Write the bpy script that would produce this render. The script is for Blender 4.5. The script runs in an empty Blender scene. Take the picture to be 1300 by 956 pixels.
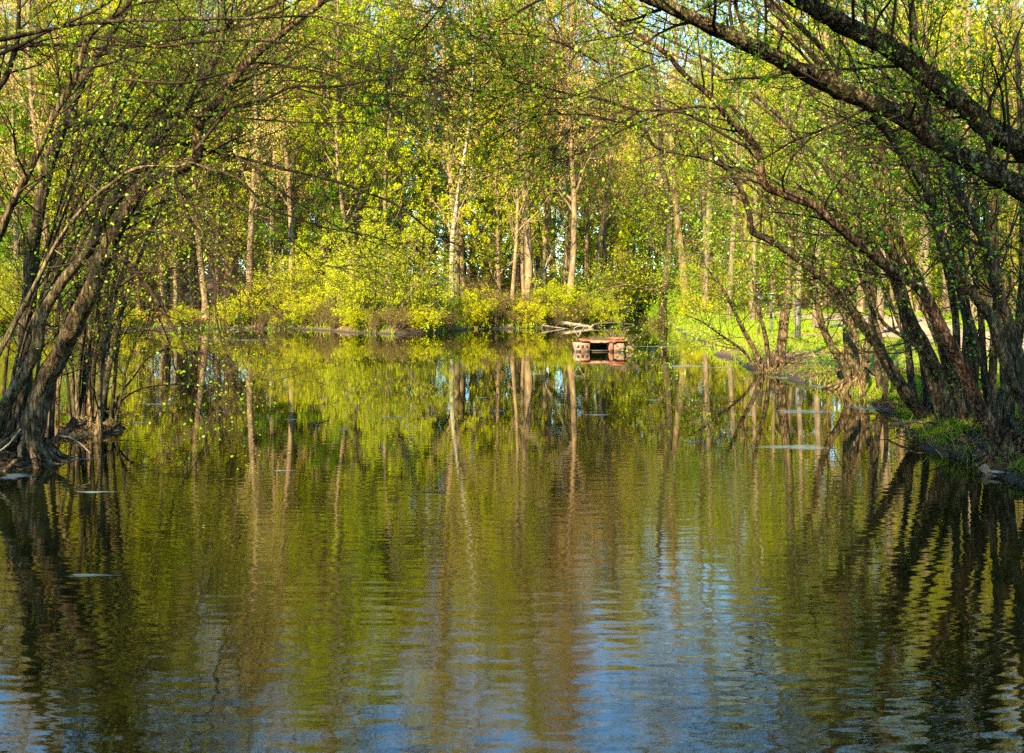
import bpy, math, random
import numpy as np
from mathutils import Vector

# ------------------------------------------------------------------ camera, world, sun, exposure
S = bpy.context.scene
C = S.collection
F = 1264.0; CX = 650.0; HOR = 372.0; CAMZ = 2.0
cam_d = bpy.data.cameras.new('camera'); cam = bpy.data.objects.new('camera', cam_d); C.objects.link(cam)
cam.location = (0, 0, CAMZ); cam.rotation_euler = (math.radians(90), 0, 0)
cam_d.sensor_width = 36.0; cam_d.lens = 35.0
cam_d.shift_y = -(478.0 - HOR) / 1300.0
cam_d.clip_start = 0.1; cam_d.clip_end = 3000.0
S.camera = cam

SUN_EL = math.radians(30.0)
SUN_AZ = math.radians(208.0)          # compass-like: 0 = +Y, clockwise; 215 = behind the camera, to the left
sun_vec = Vector((math.sin(SUN_AZ) * math.cos(SUN_EL), math.cos(SUN_AZ) * math.cos(SUN_EL), math.sin(SUN_EL)))
W = bpy.data.worlds.new('World'); S.world = W; W.use_nodes = True
wt = W.node_tree; wt.nodes.clear()
sky = wt.nodes.new('ShaderNodeTexSky'); sky.sky_type = 'NISHITA'; sky.sun_disc = False
sky.sun_elevation = SUN_EL; sky.sun_rotation = SUN_AZ; sky.air_density = 1.0; sky.dust_density = 0.2; sky.ozone_density = 1.6
bg = wt.nodes.new('ShaderNodeBackground'); bg.inputs['Strength'].default_value = 0.095
wo = wt.nodes.new('ShaderNodeOutputWorld')
tint = wt.nodes.new('ShaderNodeMix'); tint.data_type = 'RGBA'; tint.blend_type = 'MULTIPLY'; tint.inputs[0].default_value = 1.0; tint.inputs[7].default_value = (0.70, 1.06, 1.18, 1)
wt.links.new(sky.outputs[0], tint.inputs[6]); wt.links.new(tint.outputs[2], bg.inputs[0]); wt.links.new(bg.outputs[0], wo.inputs[0])
sd = bpy.data.lights.new('sun', 'SUN'); so = bpy.data.objects.new('sun', sd); C.objects.link(so)
sd.energy = 5.0; sd.angle = math.radians(0.6); sd.color = (1.0, 0.83, 0.46)
so.rotation_euler = sun_vec.to_track_quat('Z', 'Y').to_euler()
so.location = (-20, -20, 30)
S.view_settings.view_transform = 'Standard'; S.view_settings.look = 'None'
S.view_settings.exposure = 2.58; S.view_settings.gamma = 1.0
S.view_settings.use_curve_mapping = False
try:
    S.cycles.max_bounces = 5; S.cycles.diffuse_bounces = 3; S.cycles.glossy_bounces = 3
    S.cycles.transmission_bounces = 3; S.cycles.transparent_max_bounces = 6
    S.cycles.caustics_reflective = False; S.cycles.caustics_refractive = False
    S.cycles.use_denoising = False
    S.cycles.sample_clamp_indirect = 6.0
    S.cycles.use_adaptive_sampling = True; S.cycles.adaptive_threshold = 0.01
except Exception:
    pass

rng = np.random.default_rng(11)
random.seed(5)

# ------------------------------------------------------------------ helpers
def P3(px, py, D):
    """a point of the place, D metres ahead of the camera, seen at px, py of the 1300x956 photograph"""
    return np.array([(px - CX) * D / F, D, CAMZ + (HOR - py) * D / F])

def nrm(a):
    return a / np.maximum(np.linalg.norm(a, axis=-1, keepdims=True), 1e-9)

def mesh_np(name, verts, quads, mat=None, smooth=False):
    me = bpy.data.meshes.new(name)
    n = len(verts); q = len(quads)
    me.vertices.add(n); me.vertices.foreach_set('co', np.ascontiguousarray(verts, dtype=np.float32).ravel())
    me.loops.add(q * 4); me.loops.foreach_set('vertex_index', np.ascontiguousarray(quads, dtype=np.int32).ravel())
    me.polygons.add(q); me.polygons.foreach_set('loop_start', np.arange(0, q * 4, 4, dtype=np.int32))
    if smooth:
        me.polygons.foreach_set('use_smooth', np.ones(q, dtype=bool))
    me.update(calc_edges=True); me.validate()
    if mat: me.materials.append(mat)
    return me

def obj(name, me, parent=None, loc=None):
    o = bpy.data.objects.new(name, me); C.objects.link(o)
    if parent: o.parent = parent
    if loc is not None: o.location = loc
    return o

def tag(o, label=None, cat=None, group=None, kind=None):
    if label: o['label'] = label
    if cat: o['category'] = cat
    if group: o['group'] = group
    if kind: o['kind'] = kind
    return o

def thing(name, loc, label, cat, group=None, rz=0.0):
    o = bpy.data.objects.new(name, None); C.objects.link(o)
    o.location = [float(v) for v in loc]; o.rotation_euler = (0, 0, rz); o.empty_display_size = 0.3
    return tag(o, label, cat, group)

def copy_tree(o, parent=None):
    c = o.copy(); C.objects.link(c); c.parent = parent
    for ch in list(o.children):
        copy_tree(ch, c)
    return c

# ------------------------------------------------------------------ branch growing (numpy)
def catmull(pts, n):
    pts = np.asarray(pts, float)
    p = np.vstack([2 * pts[0] - pts[1], pts, 2 * pts[-1] - pts[-2]])
    seg = np.linalg.norm(np.diff(pts[:, :3], axis=0), axis=1); cum = np.concatenate([[0], np.cumsum(seg)])
    t = np.linspace(0, cum[-1] * 0.99999, n)
    i = np.clip(np.searchsorted(cum, t, side='right') - 1, 0, len(pts) - 2)
    u = ((t - cum[i]) / np.maximum(seg[i], 1e-9))[:, None]
    a, b, c, d = p[i], p[i + 1], p[i + 2], p[i + 3]
    return 0.5 * ((2 * b) + (-a + c) * u + (2 * a - 5 * b + 4 * c - d) * u ** 2 + (-a + 3 * b - 3 * c + d) * u ** 3)

def grow(rg, Pp, Rp, n, t0, t1, length, K, ang, up, wob, rr=0.6, tip=0.25, rmin=0.003, lt=0.5, bias=None):
    """children of the branches Pp (N,K,3): n each, between t0 and t1 along the parent"""
    N, Kp, _ = Pp.shape
    t = (np.arange(n)[None, :] + rg.random((N, n))) / n
    t = t0 + (t1 - t0) * t
    x = t * (Kp - 1); i = np.clip(x.astype(int), 0, Kp - 2); f = (x - i)[..., None]
    r_ = np.arange(N)[:, None]
    A = Pp[r_, i]; B = Pp[r_, i + 1]
    pos = A + (B - A) * f
    tan = nrm(B - A)
    rad = Rp[r_, i] * (1 - f[..., 0]) + Rp[r_, i + 1] * f[..., 0]
    pos = pos.reshape(-1, 3); tan = tan.reshape(-1, 3); rad = rad.reshape(-1); tt = t.reshape(-1)
    m = len(pos)
    rnd = rg.normal(size=(m, 3))
    if bias is not None: rnd = rnd + np.asarray(bias)
    per = nrm(rnd - tan * np.sum(rnd * tan, axis=1, keepdims=True))
    a = np.radians(ang) * (0.7 + 0.6 * rg.random(m))[:, None]
    d = nrm(np.cos(a) * tan + np.sin(a) * per)
    L = length * (0.55 + 0.75 * rg.random(m)) * (1 - lt * tt)
    out = np.zeros((m, K + 1, 3)); out[:, 0] = pos
    upv = np.array([0, 0, 1.0])
    for k in range(K):
        d = nrm(d + rg.normal(size=(m, 3)) * wob + upv * up)
        out[:, k + 1] = out[:, k] + d * (L / K)[:, None]
    r0 = np.maximum(rad * rr, rmin)
    prof = np.linspace(1, tip, K + 1)[None, :]
    return out, r0[:, None] * prof

def tubes(P, R, sides):
    """tube mesh arrays for branches P (N,K,3), R (N,K)"""
    N, K, _ = P.shape
    T = np.empty_like(P); T[:, 1:-1] = P[:, 2:] - P[:, :-2]; T[:, 0] = P[:, 1] - P[:, 0]; T[:, -1] = P[:, -1] - P[:, -2]
    T = nrm(T)
    ref = np.where(np.abs(T[:, :1, 2:3]) > 0.85, np.array([[[1.0, 0, 0]]]), np.array([[[0, 0, 1.0]]]))
    ref = np.broadcast_to(ref, T.shape)
    U = nrm(np.cross(ref, T)); V = np.cross(T, U)
    an = np.linspace(0, 2 * math.pi, sides, endpoint=False)
    ring = U[:, :, None, :] * np.cos(an)[None, None, :, None] + V[:, :, None, :] * np.sin(an)[None, None, :, None]
    Rr = R if R.ndim == 3 else R[:, :, None]
    v = P[:, :, None, :] + ring * Rr[..., None]
    v = v.reshape(-1, 3)
    b = (np.arange(N) * K * sides)[:, None, None] + (np.arange(K - 1) * sides)[None, :, None]
    s = np.arange(sides)[None, None, :]; s2 = (s + 1) % sides
    q = np.stack([b + s, b + s2, b + sides + s2, b + sides + s], axis=-1).reshape(-1, 4)
    return v, q

class Geo:
    def __init__(self): self.v = []; self.q = []; self.n = 0
    def add(self, v, q):
        self.v.append(v); self.q.append(q + self.n); self.n += len(v)
    def mesh(self, name, mat, smooth=True):
        if not self.v: return None
        return mesh_np(name, np.vstack(self.v), np.vstack(self.q), mat, smooth)
    def box(self, c, s, rz=0.0, rx=0.0, ry=0.0, jit=0.0, rg=None):
        x, y, z = [k / 2 for k in s]
        v = np.array([[-x,-y,-z],[x,-y,-z],[x,y,-z],[-x,y,-z],[-x,-y,z],[x,-y,z],[x,y,z],[-x,y,z]], float)
        if jit: v = v + (rg or rng).normal(size=v.shape) * jit
        cx, sx = math.cos(rx), math.sin(rx); cy, sy = math.cos(ry), math.sin(ry); cz, sz = math.cos(rz), math.sin(rz)
        M = np.array([[cz,-sz,0],[sz,cz,0],[0,0,1]]) @ np.array([[cy,0,sy],[0,1,0],[-sy,0,cy]]) @ np.array([[1,0,0],[0,cx,-sx],[0,sx,cx]])
        v = v @ M.T + np.asarray(c, float)
        q = np.array([[0,3,2,1],[4,5,6,7],[0,1,5,4],[1,2,6,5],[2,3,7,6],[3,0,4,7]])
        self.add(v, q)
    def tube(self, pts, r0, r1, sides=7, n=12, wob=0.0, rg=None, caps=True):
        rg = rg or rng
        p = catmull(pts, n)
        if wob: p[1:-1] += rg.normal(size=(n - 2, 3)) * wob
        R = np.linspace(r0, r1, n)[None, :]
        v, q = tubes(p[None], R, sides); self.add(v, q)
        if caps:
            for k, rev in ((0, True), (n - 1, False)):
                c = p[k]; base = self.v[-1][k * sides:(k + 1) * sides] if not rev else v[0:sides]
                ring = v[k * sides:(k + 1) * sides]
                vv = np.vstack([ring, c[None]])
                idx = np.arange(sides)
                qq = np.stack([idx[::2], (idx[::2] + 1) % sides, (idx[::2] + 2) % sides, np.full(len(idx[::2]), sides)], axis=-1)
                qq = qq[(qq[:, 0] != qq[:, 2])]
                self.add(vv, qq)

def leaf_quads(rg, pos, dirs, L, wr=0.5, bend=0.12, upbias=0.5):
    m = len(pos)
    L = L * (0.4 + 1.1 * rg.random(m))[:, None]
    n0 = rg.normal(size=(m, 3)) + np.array([0, 0, upbias])
    d = nrm(dirs)
    s = nrm(np.cross(d, n0)); nn = np.cross(s, d)
    mid = pos + d * L * 0.45 + nn * L * bend
    v = np.stack([pos, mid + s * L * wr * 0.5, pos + d * L, mid - s * L * wr * 0.5], axis=1).reshape(-1, 3)
    q = np.arange(m * 4).reshape(-1, 4)
    return v, q

def on_branches(rg, P, n, t0=0.15, t1=1.0):
    N, K, _ = P.shape
    t = t0 + (t1 - t0) * rg.random((N, n)); x = t * (K - 1); i = np.clip(x.astype(int), 0, K - 2); f = (x - i)[..., None]
    r_ = np.arange(N)[:, None]
    A = P[r_, i]; B = P[r_, i + 1]
    return (A + (B - A) * f).reshape(-1, 3), nrm(B - A).reshape(-1, 3)

# ------------------------------------------------------------------ materials
def newmat(name):
    m = bpy.data.materials.new(name); m.use_nodes = True
    nt = m.node_tree; nt.nodes.clear()
    out = nt.nodes.new('ShaderNodeOutputMaterial')
    return m, nt, out

def ramp(nt, stops, interp='LINEAR'):
    r = nt.nodes.new('ShaderNodeValToRGB'); r.color_ramp.interpolation = interp
    e = r.color_ramp.elements
    while len(e) < len(stops): e.new(0.5)
    for k, (p, c) in enumerate(stops):
        e[k].position = p; e[k].color = (c[0], c[1], c[2], 1)
    return r

def leaf_mat(name, cols, trans=0.45, gloss=0.0):
    m, nt, out = newmat(name); N = nt.nodes; Lk = nt.links
    g = N.new('ShaderNodeNewGeometry'); oi = N.new('ShaderNodeObjectInfo')
    r = ramp(nt, [(k / (len(cols) - 1), c) for k, c in enumerate(cols)])
    a = N.new('ShaderNodeMath'); a.operation = 'MULTIPLY'; a.inputs[1].default_value = 0.52
    b = N.new('ShaderNodeMath'); b.operation = 'MULTIPLY_ADD'; b.inputs[1].default_value = 0.48
    Lk.new(g.outputs['Random Per Island'], a.inputs[0]); Lk.new(oi.outputs['Random'], b.inputs[0]); Lk.new(a.outputs[0], b.inputs[2])
    Lk.new(b.outputs[0], r.inputs[0])
    d = N.new('ShaderNodeBsdfDiffuse'); t = N.new('ShaderNodeBsdfTranslucent'); mx = N.new('ShaderNodeMixShader'); mx.inputs[0].default_value = trans
    gm = N.new('ShaderNodeMix'); gm.data_type = 'RGBA'; gm.blend_type = 'MULTIPLY'; gm.inputs[0].default_value = 1.0
    gm.inputs[7].default_value = (1.1, 1.15, 0.55, 1)
    Lk.new(r.outputs[0], gm.inputs[6])
    Lk.new(r.outputs[0], d.inputs[0]); Lk.new(gm.outputs[2], t.inputs[0])
    Lk.new(d.outputs[0], mx.inputs[1]); Lk.new(t.outputs[0], mx.inputs[2])
    last = mx
    if gloss:
        gl = N.new('ShaderNodeBsdfGlossy'); gl.inputs['Roughness'].default_value = 0.35; m2 = N.new('ShaderNodeMixShader'); m2.inputs[0].default_value = gloss
        Lk.new(mx.outputs[0], m2.inputs[1]); Lk.new(gl.outputs[0], m2.inputs[2]); last = m2
    Lk.new(last.outputs[0], out.inputs[0])
    return m

def bark_mat(name, cols, scale=6.0, bump=0.5, band=None, moss=None, zs=0.35, dist=0.03):
    m, nt, out = newmat(name); N = nt.nodes; Lk = nt.links
    tc = N.new('ShaderNodeTexCoord'); mp = N.new('ShaderNodeMapping'); mp.inputs['Scale'].default_value = (1, 1, zs)
    Lk.new(tc.outputs['Object'], mp.inputs[0])
    n1 = N.new('ShaderNodeTexNoise'); n1.inputs['Scale'].default_value = scale; n1.inputs['Detail'].default_value = 6; n1.inputs['Roughness'].default_value = 0.7
    Lk.new(mp.outputs[0], n1.inputs['Vector'])
    r = ramp(nt, [(0.3 + 0.4 * k / (len(cols) - 1), c) for k, c in enumerate(cols)])
    n1o = n1.outputs['Fac']
    if bump > 0.75:
        mp2 = N.new('ShaderNodeMapping'); mp2.inputs['Scale'].default_value = (1, 1, zs * 0.6); Lk.new(tc.outputs['Object'], mp2.inputs[0])
        v1 = N.new('ShaderNodeTexVoronoi'); v1.feature = 'DISTANCE_TO_EDGE'; v1.inputs['Scale'].default_value = scale * 1.6
        dn = N.new('ShaderNodeTexNoise'); dn.inputs['Scale'].default_value = scale * 2; Lk.new(mp2.outputs[0], dn.inputs['Vector'])
        dm = N.new('ShaderNodeMix'); dm.data_type = 'RGBA'; dm.inputs[0].default_value = 0.06; Lk.new(mp2.outputs[0], dm.inputs[6]); Lk.new(dn.outputs[1], dm.inputs[7]); Lk.new(dm.outputs[2], v1.inputs['Vector'])
        vr = N.new('ShaderNodeMapRange'); vr.inputs[1].default_value = 0.0; vr.inputs[2].default_value = 0.22; vr.inputs[3].default_value = -0.16; vr.inputs[4].default_value = 0.06; Lk.new(v1.outputs['Distance'], vr.inputs[0])
        sm = N.new('ShaderNodeMath'); Lk.new(vr.outputs[0], sm.inputs[0]); Lk.new(n1.outputs['Fac'], sm.inputs[1]); n1o = sm.outputs[0]
    Lk.new(n1o, r.inputs[0]); col = r.outputs[0]
    if band:
        mb = N.new('ShaderNodeMapping'); mb.inputs['Scale'].default_value = (1.5, 1.5, 9); Lk.new(tc.outputs['Object'], mb.inputs[0])
        nb = N.new('ShaderNodeTexNoise'); nb.inputs['Scale'].default_value = 1.6; nb.inputs['Detail'].default_value = 3; Lk.new(mb.outputs[0], nb.inputs['Vector'])
        rb = ramp(nt, [(0.56, (0, 0, 0)), (0.64, (1, 1, 1))]); Lk.new(nb.outputs['Fac'], rb.inputs[0])
        mm = N.new('ShaderNodeMix'); mm.data_type = 'RGBA'; Lk.new(rb.outputs[0], mm.inputs[0]); Lk.new(col, mm.inputs[6]); mm.inputs[7].default_value = (*band, 1); col = mm.outputs[2]
    if moss:
        nb = N.new('ShaderNodeTexNoise'); nb.inputs['Scale'].default_value = 7.0; nb.inputs['Detail'].default_value = 9; nb.inputs['Roughness'].default_value = 0.75; Lk.new(tc.outputs['Object'], nb.inputs['Vector'])
        rb = ramp(nt, [(0.50, (0, 0, 0)), (0.72, (0.75, 0.75, 0.75))]); Lk.new(nb.outputs['Fac'], rb.inputs[0])
        mm = N.new('ShaderNodeMix'); mm.data_type = 'RGBA'; Lk.new(rb.outputs[0], mm.inputs[0]); Lk.new(col, mm.inputs[6]); mm.inputs[7].default_value = (*moss, 1); col = mm.outputs[2]
    b = N.new('ShaderNodeBsdfDiffuse')
    Lk.new(col, b.inputs[0])
    if bump:
        bp = N.new('ShaderNodeBump'); bp.inputs['Strength'].default_value = bump; bp.inputs['Distance'].default_value = dist
        Lk.new(n1o, bp.inputs['Height']); Lk.new(bp.outputs[0], b.inputs['Normal'])
    Lk.new(b.outputs[0], out.inputs[0])
    return m

M = {}
M['bark_brown'] = bark_mat('brown bark', [(0.014, 0.009, 0.005), (0.085, 0.053, 0.031), (0.25, 0.17, 0.10)], 14, 1.0, moss=(0.12, 0.11, 0.05), zs=0.3)
M['bark_dark'] = bark_mat('dark bark', [(0.012, 0.009, 0.007), (0.05, 0.035, 0.024), (0.13, 0.10, 0.065)], 14, 1.0, moss=(0.05, 0.06, 0.02), zs=0.3)
M['bark_rough'] = bark_mat('rough flaking bark', [(0.008, 0.006, 0.005), (0.05, 0.034, 0.02), (0.26, 0.19, 0.11)], 22, 1.0, moss=(0.13, 0.12, 0.04), zs=0.8, dist=0.05)
M['bark_lichen'] = bark_mat('grey lichen bark', [(0.018, 0.012, 0.007), (0.09, 0.062, 0.037), (0.23, 0.17, 0.105)], 14, 0.9, moss=(0.15, 0.16, 0.06), zs=0.35)
M['bark_red'] = bark_mat('reddish bark', [(0.016, 0.009, 0.006), (0.10, 0.05, 0.03), (0.30, 0.18, 0.10)], 13, 0.9, zs=0.3)
M['bark_birch'] = bark_mat('pale birch bark', [(0.10, 0.085, 0.06), (0.20, 0.175, 0.125), (0.29, 0.26, 0.20)], 3, 0.4, band=(0.06, 0.045, 0.03))
M['bark_tan'] = bark_mat('tan bark', [(0.06, 0.038, 0.021), (0.15, 0.10, 0.058), (0.27, 0.195, 0.115)], 5, 0.4)
M['bark_grey'] = bark_mat('grey brown bark', [(0.05, 0.035, 0.022), (0.13, 0.092, 0.058), (0.22, 0.165, 0.105)], 5, 0.5)
M['twig_dark'] = bark_mat('dark twig', [(0.018, 0.012, 0.009), (0.05, 0.033, 0.024)], 3, 0)
M['twig_brown'] = bark_mat('brown twig', [(0.05, 0.032, 0.02), (0.13, 0.085, 0.05)], 3, 0)
M['leaf_spring'] = leaf_mat('young spring leaf', [(0.16, 0.21, 0.003), (0.27, 0.30, 0.004), (0.42, 0.39, 0.006), (0.54, 0.45, 0.01)])
M['leaf_bright'] = leaf_mat('bright new leaf', [(0.22, 0.30, 0.004), (0.38, 0.41, 0.006), (0.52, 0.49, 0.01)])
M['leaf_green'] = leaf_mat('green leaf', [(0.05, 0.13, 0.004), (0.13, 0.24, 0.006), (0.22, 0.33, 0.008), (0.32, 0.42, 0.01)], gloss=0.02)
M['leaf_olive'] = leaf_mat('olive leaf', [(0.12, 0.12, 0.004), (0.22, 0.22, 0.006), (0.34, 0.31, 0.01)])
M['bud_orange'] = leaf_mat('tan orange bud', [(0.36, 0.20, 0.05), (0.5, 0.32, 0.10), (0.5, 0.40, 0.12), (0.40, 0.40, 0.04)], trans=0.3)
M['needle'] = leaf_mat('pine needle', [(0.05, 0.13, 0.004), (0.11, 0.22, 0.006), (0.20, 0.32, 0.008)], trans=0.25)
M['litter'] = leaf_mat('fallen leaf', [(0.12, 0.05, 0.02), (0.26, 0.11, 0.04), (0.36, 0.20, 0.09), (0.42, 0.28, 0.16)], trans=0.1)
M['grass'] = leaf_mat('grass blade', [(0.05, 0.12, 0.006), (0.12, 0.21, 0.008), (0.22, 0.28, 0.012), (0.3, 0.26, 0.07)], trans=0.4)

# ------------------------------------------------------------------ pond outline and terrain
POND = np.array([(4.0, 3.0), (5.6, 6.0), (5.5, 9.0), (5.35, 11.0), (5.4, 13.0), (5.9, 15.0), (6.5, 17.0), (6.75, 21.0), (6.35, 25.5),
                 (6.9, 33.0), (8.1, 43.0), (9.0, 54.0), (11.0, 70.0), (14.0, 88.0), (17.5, 112.0), (14.0, 114.0), (10.8, 95.0), (9.0, 80.0),
                 (7.6, 68.0), (6.0, 61.5), (3.2, 57.6), (0.0, 56.0), (-2.2, 55.0), (-3.6, 51.0), (-5.8, 48.8), (-8.0, 50.5), (-10.9, 54.5), (-15.8, 56.0), (-21, 54.5),
                 (-28, 55.5), (-38, 53.0), (-46, 44.0), (-44, 20.0), (-30, 10.0), (-12, 3.6), (-4, 2.6)])
def pond_sd(x, y):
    """distance to the water's edge, negative over water"""
    x = np.asarray(x, float); y = np.asarray(y, float)
    d = np.full(x.shape, 1e9); ins = np.zeros(x.shape, bool)
    n = len(POND)
    for i in range(n):
        ax, ay = POND[i]; bx, by = POND[(i + 1) % n]
        ex, ey = bx - ax, by - ay
        t = np.clip(((x - ax) * ex + (y - ay) * ey) / (ex * ex + ey * ey), 0, 1)
        d = np.minimum(d, np.hypot(x - ax - t * ex, y - ay - t * ey))
        c = ((ay > y) != (by > y)) & (x < (bx - ax) * (y - ay) / (by - ay + 1e-12) + ax)
        ins ^= c
    return np.where(ins, -d, d)

ISLETS = [(-6.35, 11.75, 1.1, 0.6, 0.26), (-7.4, 12.0, 1.2, 0.8, 0.3), (-6.15, 14.45, 0.5, 0.45, 0.22)]
def height(x, y):
    x = np.asarray(x, float); y = np.asarray(y, float)
    sd_ = pond_sd(x, y)
    wob = 0.25 * np.sin(x * 1.7 + 0.6 * np.sin(y * 1.1)) * np.sin(y * 1.3 + 1.0) + 0.12 * np.sin(x * 4.1 + y * 3.3) + 0.10 * np.sin(x * 9.3 - y * 7.1 + 2 * np.sin(y * 3.7)) * np.clip(1.6 - y / 30, 0, 1)
    s = sd_ + wob * np.clip(y / 30, 0.35, 1.0) * 0.8
    out = np.where(s > 0, 0.02 + 0.26 * (1 - np.exp(-s / 0.35)) + 0.75 * (1 - np.exp(-s / 14.0)), np.maximum(s * 0.5, -1.2) + 0.02)
    far = np.clip((y - 62) / 60, 0, 1)
    out = out + np.where(s > 0, far * far * 3.2 * np.clip(s / 25, 0, 1), 0)
    out = out + np.where(s > 0.3, 0.05 * np.sin(x * 0.9) * np.sin(y * 0.8 + 0.5) + 0.025 * np.sin(x * 3.1 + 1) * np.sin(y * 2.7), 0)
    for (cx, cy, rx, ry, h) in ISLETS:
        q = ((x - cx) / rx) ** 2 + ((y - cy) / ry) ** 2 + 0.25 * np.sin(x * 6 + y * 4)
        out = np.maximum(out, h * 0.75 * (1 - q) + 0.05 * np.sin(x * 9 + 2 * np.sin(y * 7)) * np.sin(y * 11 + x * 3))
    return out

def hz(x, y): return float(height(np.array([x]), np.array([y]))[0])

def spaced(a, n, k, c=0.0):
    u = np.linspace(-1, 1, n); return c + a * np.sinh(u * k) / np.sinh(k)
xs = spaced(420, 560, 5.2, 0.0); ys = spaced(430, 620, 4.6, 14.0)
X, Y = np.meshgrid(xs, ys); Z = height(X, Y)
nx, ny = len(xs), len(ys)
idx = np.arange(nx * ny).reshape(ny, nx)
q = np.stack([idx[:-1, :-1], idx[:-1, 1:], idx[1:, 1:], idx[1:, :-1]], -1).reshape(-1, 4)

def ground_mat():
    m, nt, out = newmat('woodland ground'); N = nt.nodes; Lk = nt.links
    tc = N.new('ShaderNodeTexCoord')
    n1 = N.new('ShaderNodeTexNoise'); n1.inputs['Scale'].default_value = 5; n1.inputs['Detail'].default_value = 8; n1.inputs['Roughness'].default_value = 0.75
    n2 = N.new('ShaderNodeTexNoise'); n2.inputs['Scale'].default_value = 0.22; n2.inputs['Detail'].default_value = 4
    n3 = N.new('ShaderNodeTexNoise'); n3.inputs['Scale'].default_value = 11; n3.inputs['Detail'].default_value = 6
    for n in (n1, n2, n3): Lk.new(tc.outputs['Object'], n.inputs['Vector'])
    lit = ramp(nt, [(0.3, (0.02, 0.012, 0.007)), (0.5, (0.08, 0.042, 0.02)), (0.72, (0.18, 0.10, 0.045))]); Lk.new(n1.outputs[0], lit.inputs[0])
    gr = ramp(nt, [(0.3, (0.03, 0.07, 0.006)), (0.5, (0.09, 0.15, 0.008)), (0.7, (0.2, 0.22, 0.02))]); Lk.new(n3.outputs[0], gr.inputs[0])
    sx = N.new('ShaderNodeSeparateXYZ'); Lk.new(tc.outputs['Object'], sx.inputs[0])
    mr = N.new('ShaderNodeMapRange'); mr.inputs[1].default_value = 4; mr.inputs[2].default_value = 9; mr.inputs[3].default_value = -0.45; mr.inputs[4].default_value = 0.25
    Lk.new(sx.outputs[0], mr.inputs[0])
    ad = N.new('ShaderNodeMath'); Lk.new(mr.outputs[0], ad.inputs[0]); Lk.new(n2.outputs[0], ad.inputs[1])
    st = ramp(nt, [(0.45, (0, 0, 0)), (0.58, (1, 1, 1))]); Lk.new(ad.outputs[0], st.inputs[0])
    mx = N.new('ShaderNodeMix'); mx.data_type = 'RGBA'; Lk.new(st.outputs[0], mx.inputs[0]); Lk.new(lit.outputs[0], mx.inputs[6]); Lk.new(gr.outputs[0], mx.inputs[7])
    # wet mud at the waterline
    mz = N.new('ShaderNodeMapRange'); mz.inputs[1].default_value = 0.02; mz.inputs[2].default_value = 0.12; Lk.new(sx.outputs[2], mz.inputs[0])
    mud = N.new('ShaderNodeMix'); mud.data_type = 'RGBA'; Lk.new(mz.outputs[0], mud.inputs[0]); mud.inputs[6].default_value = (0.010, 0.008, 0.005, 1); Lk.new(mx.outputs[2], mud.inputs[7])
    b = N.new('ShaderNodeBsdfPrincipled'); b.inputs['Roughness'].default_value = 0.9
    Lk.new(mud.outputs[2], b.inputs['Base Color'])
    bp = N.new('ShaderNodeBump'); bp.inputs['Strength'].default_value = 0.9; bp.inputs['Distance'].default_value = 0.06
    Lk.new(n1.outputs[0], bp.inputs['Height']); Lk.new(bp.outputs[0], b.inputs['Normal']); Lk.new(b.outputs[0], out.inputs[0])
    return m
gnd = obj('ground', mesh_np('ground', np.stack([X.ravel(), Y.ravel(), Z.ravel()], -1), q, ground_mat(), True))
tag(gnd, kind='structure')

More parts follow.
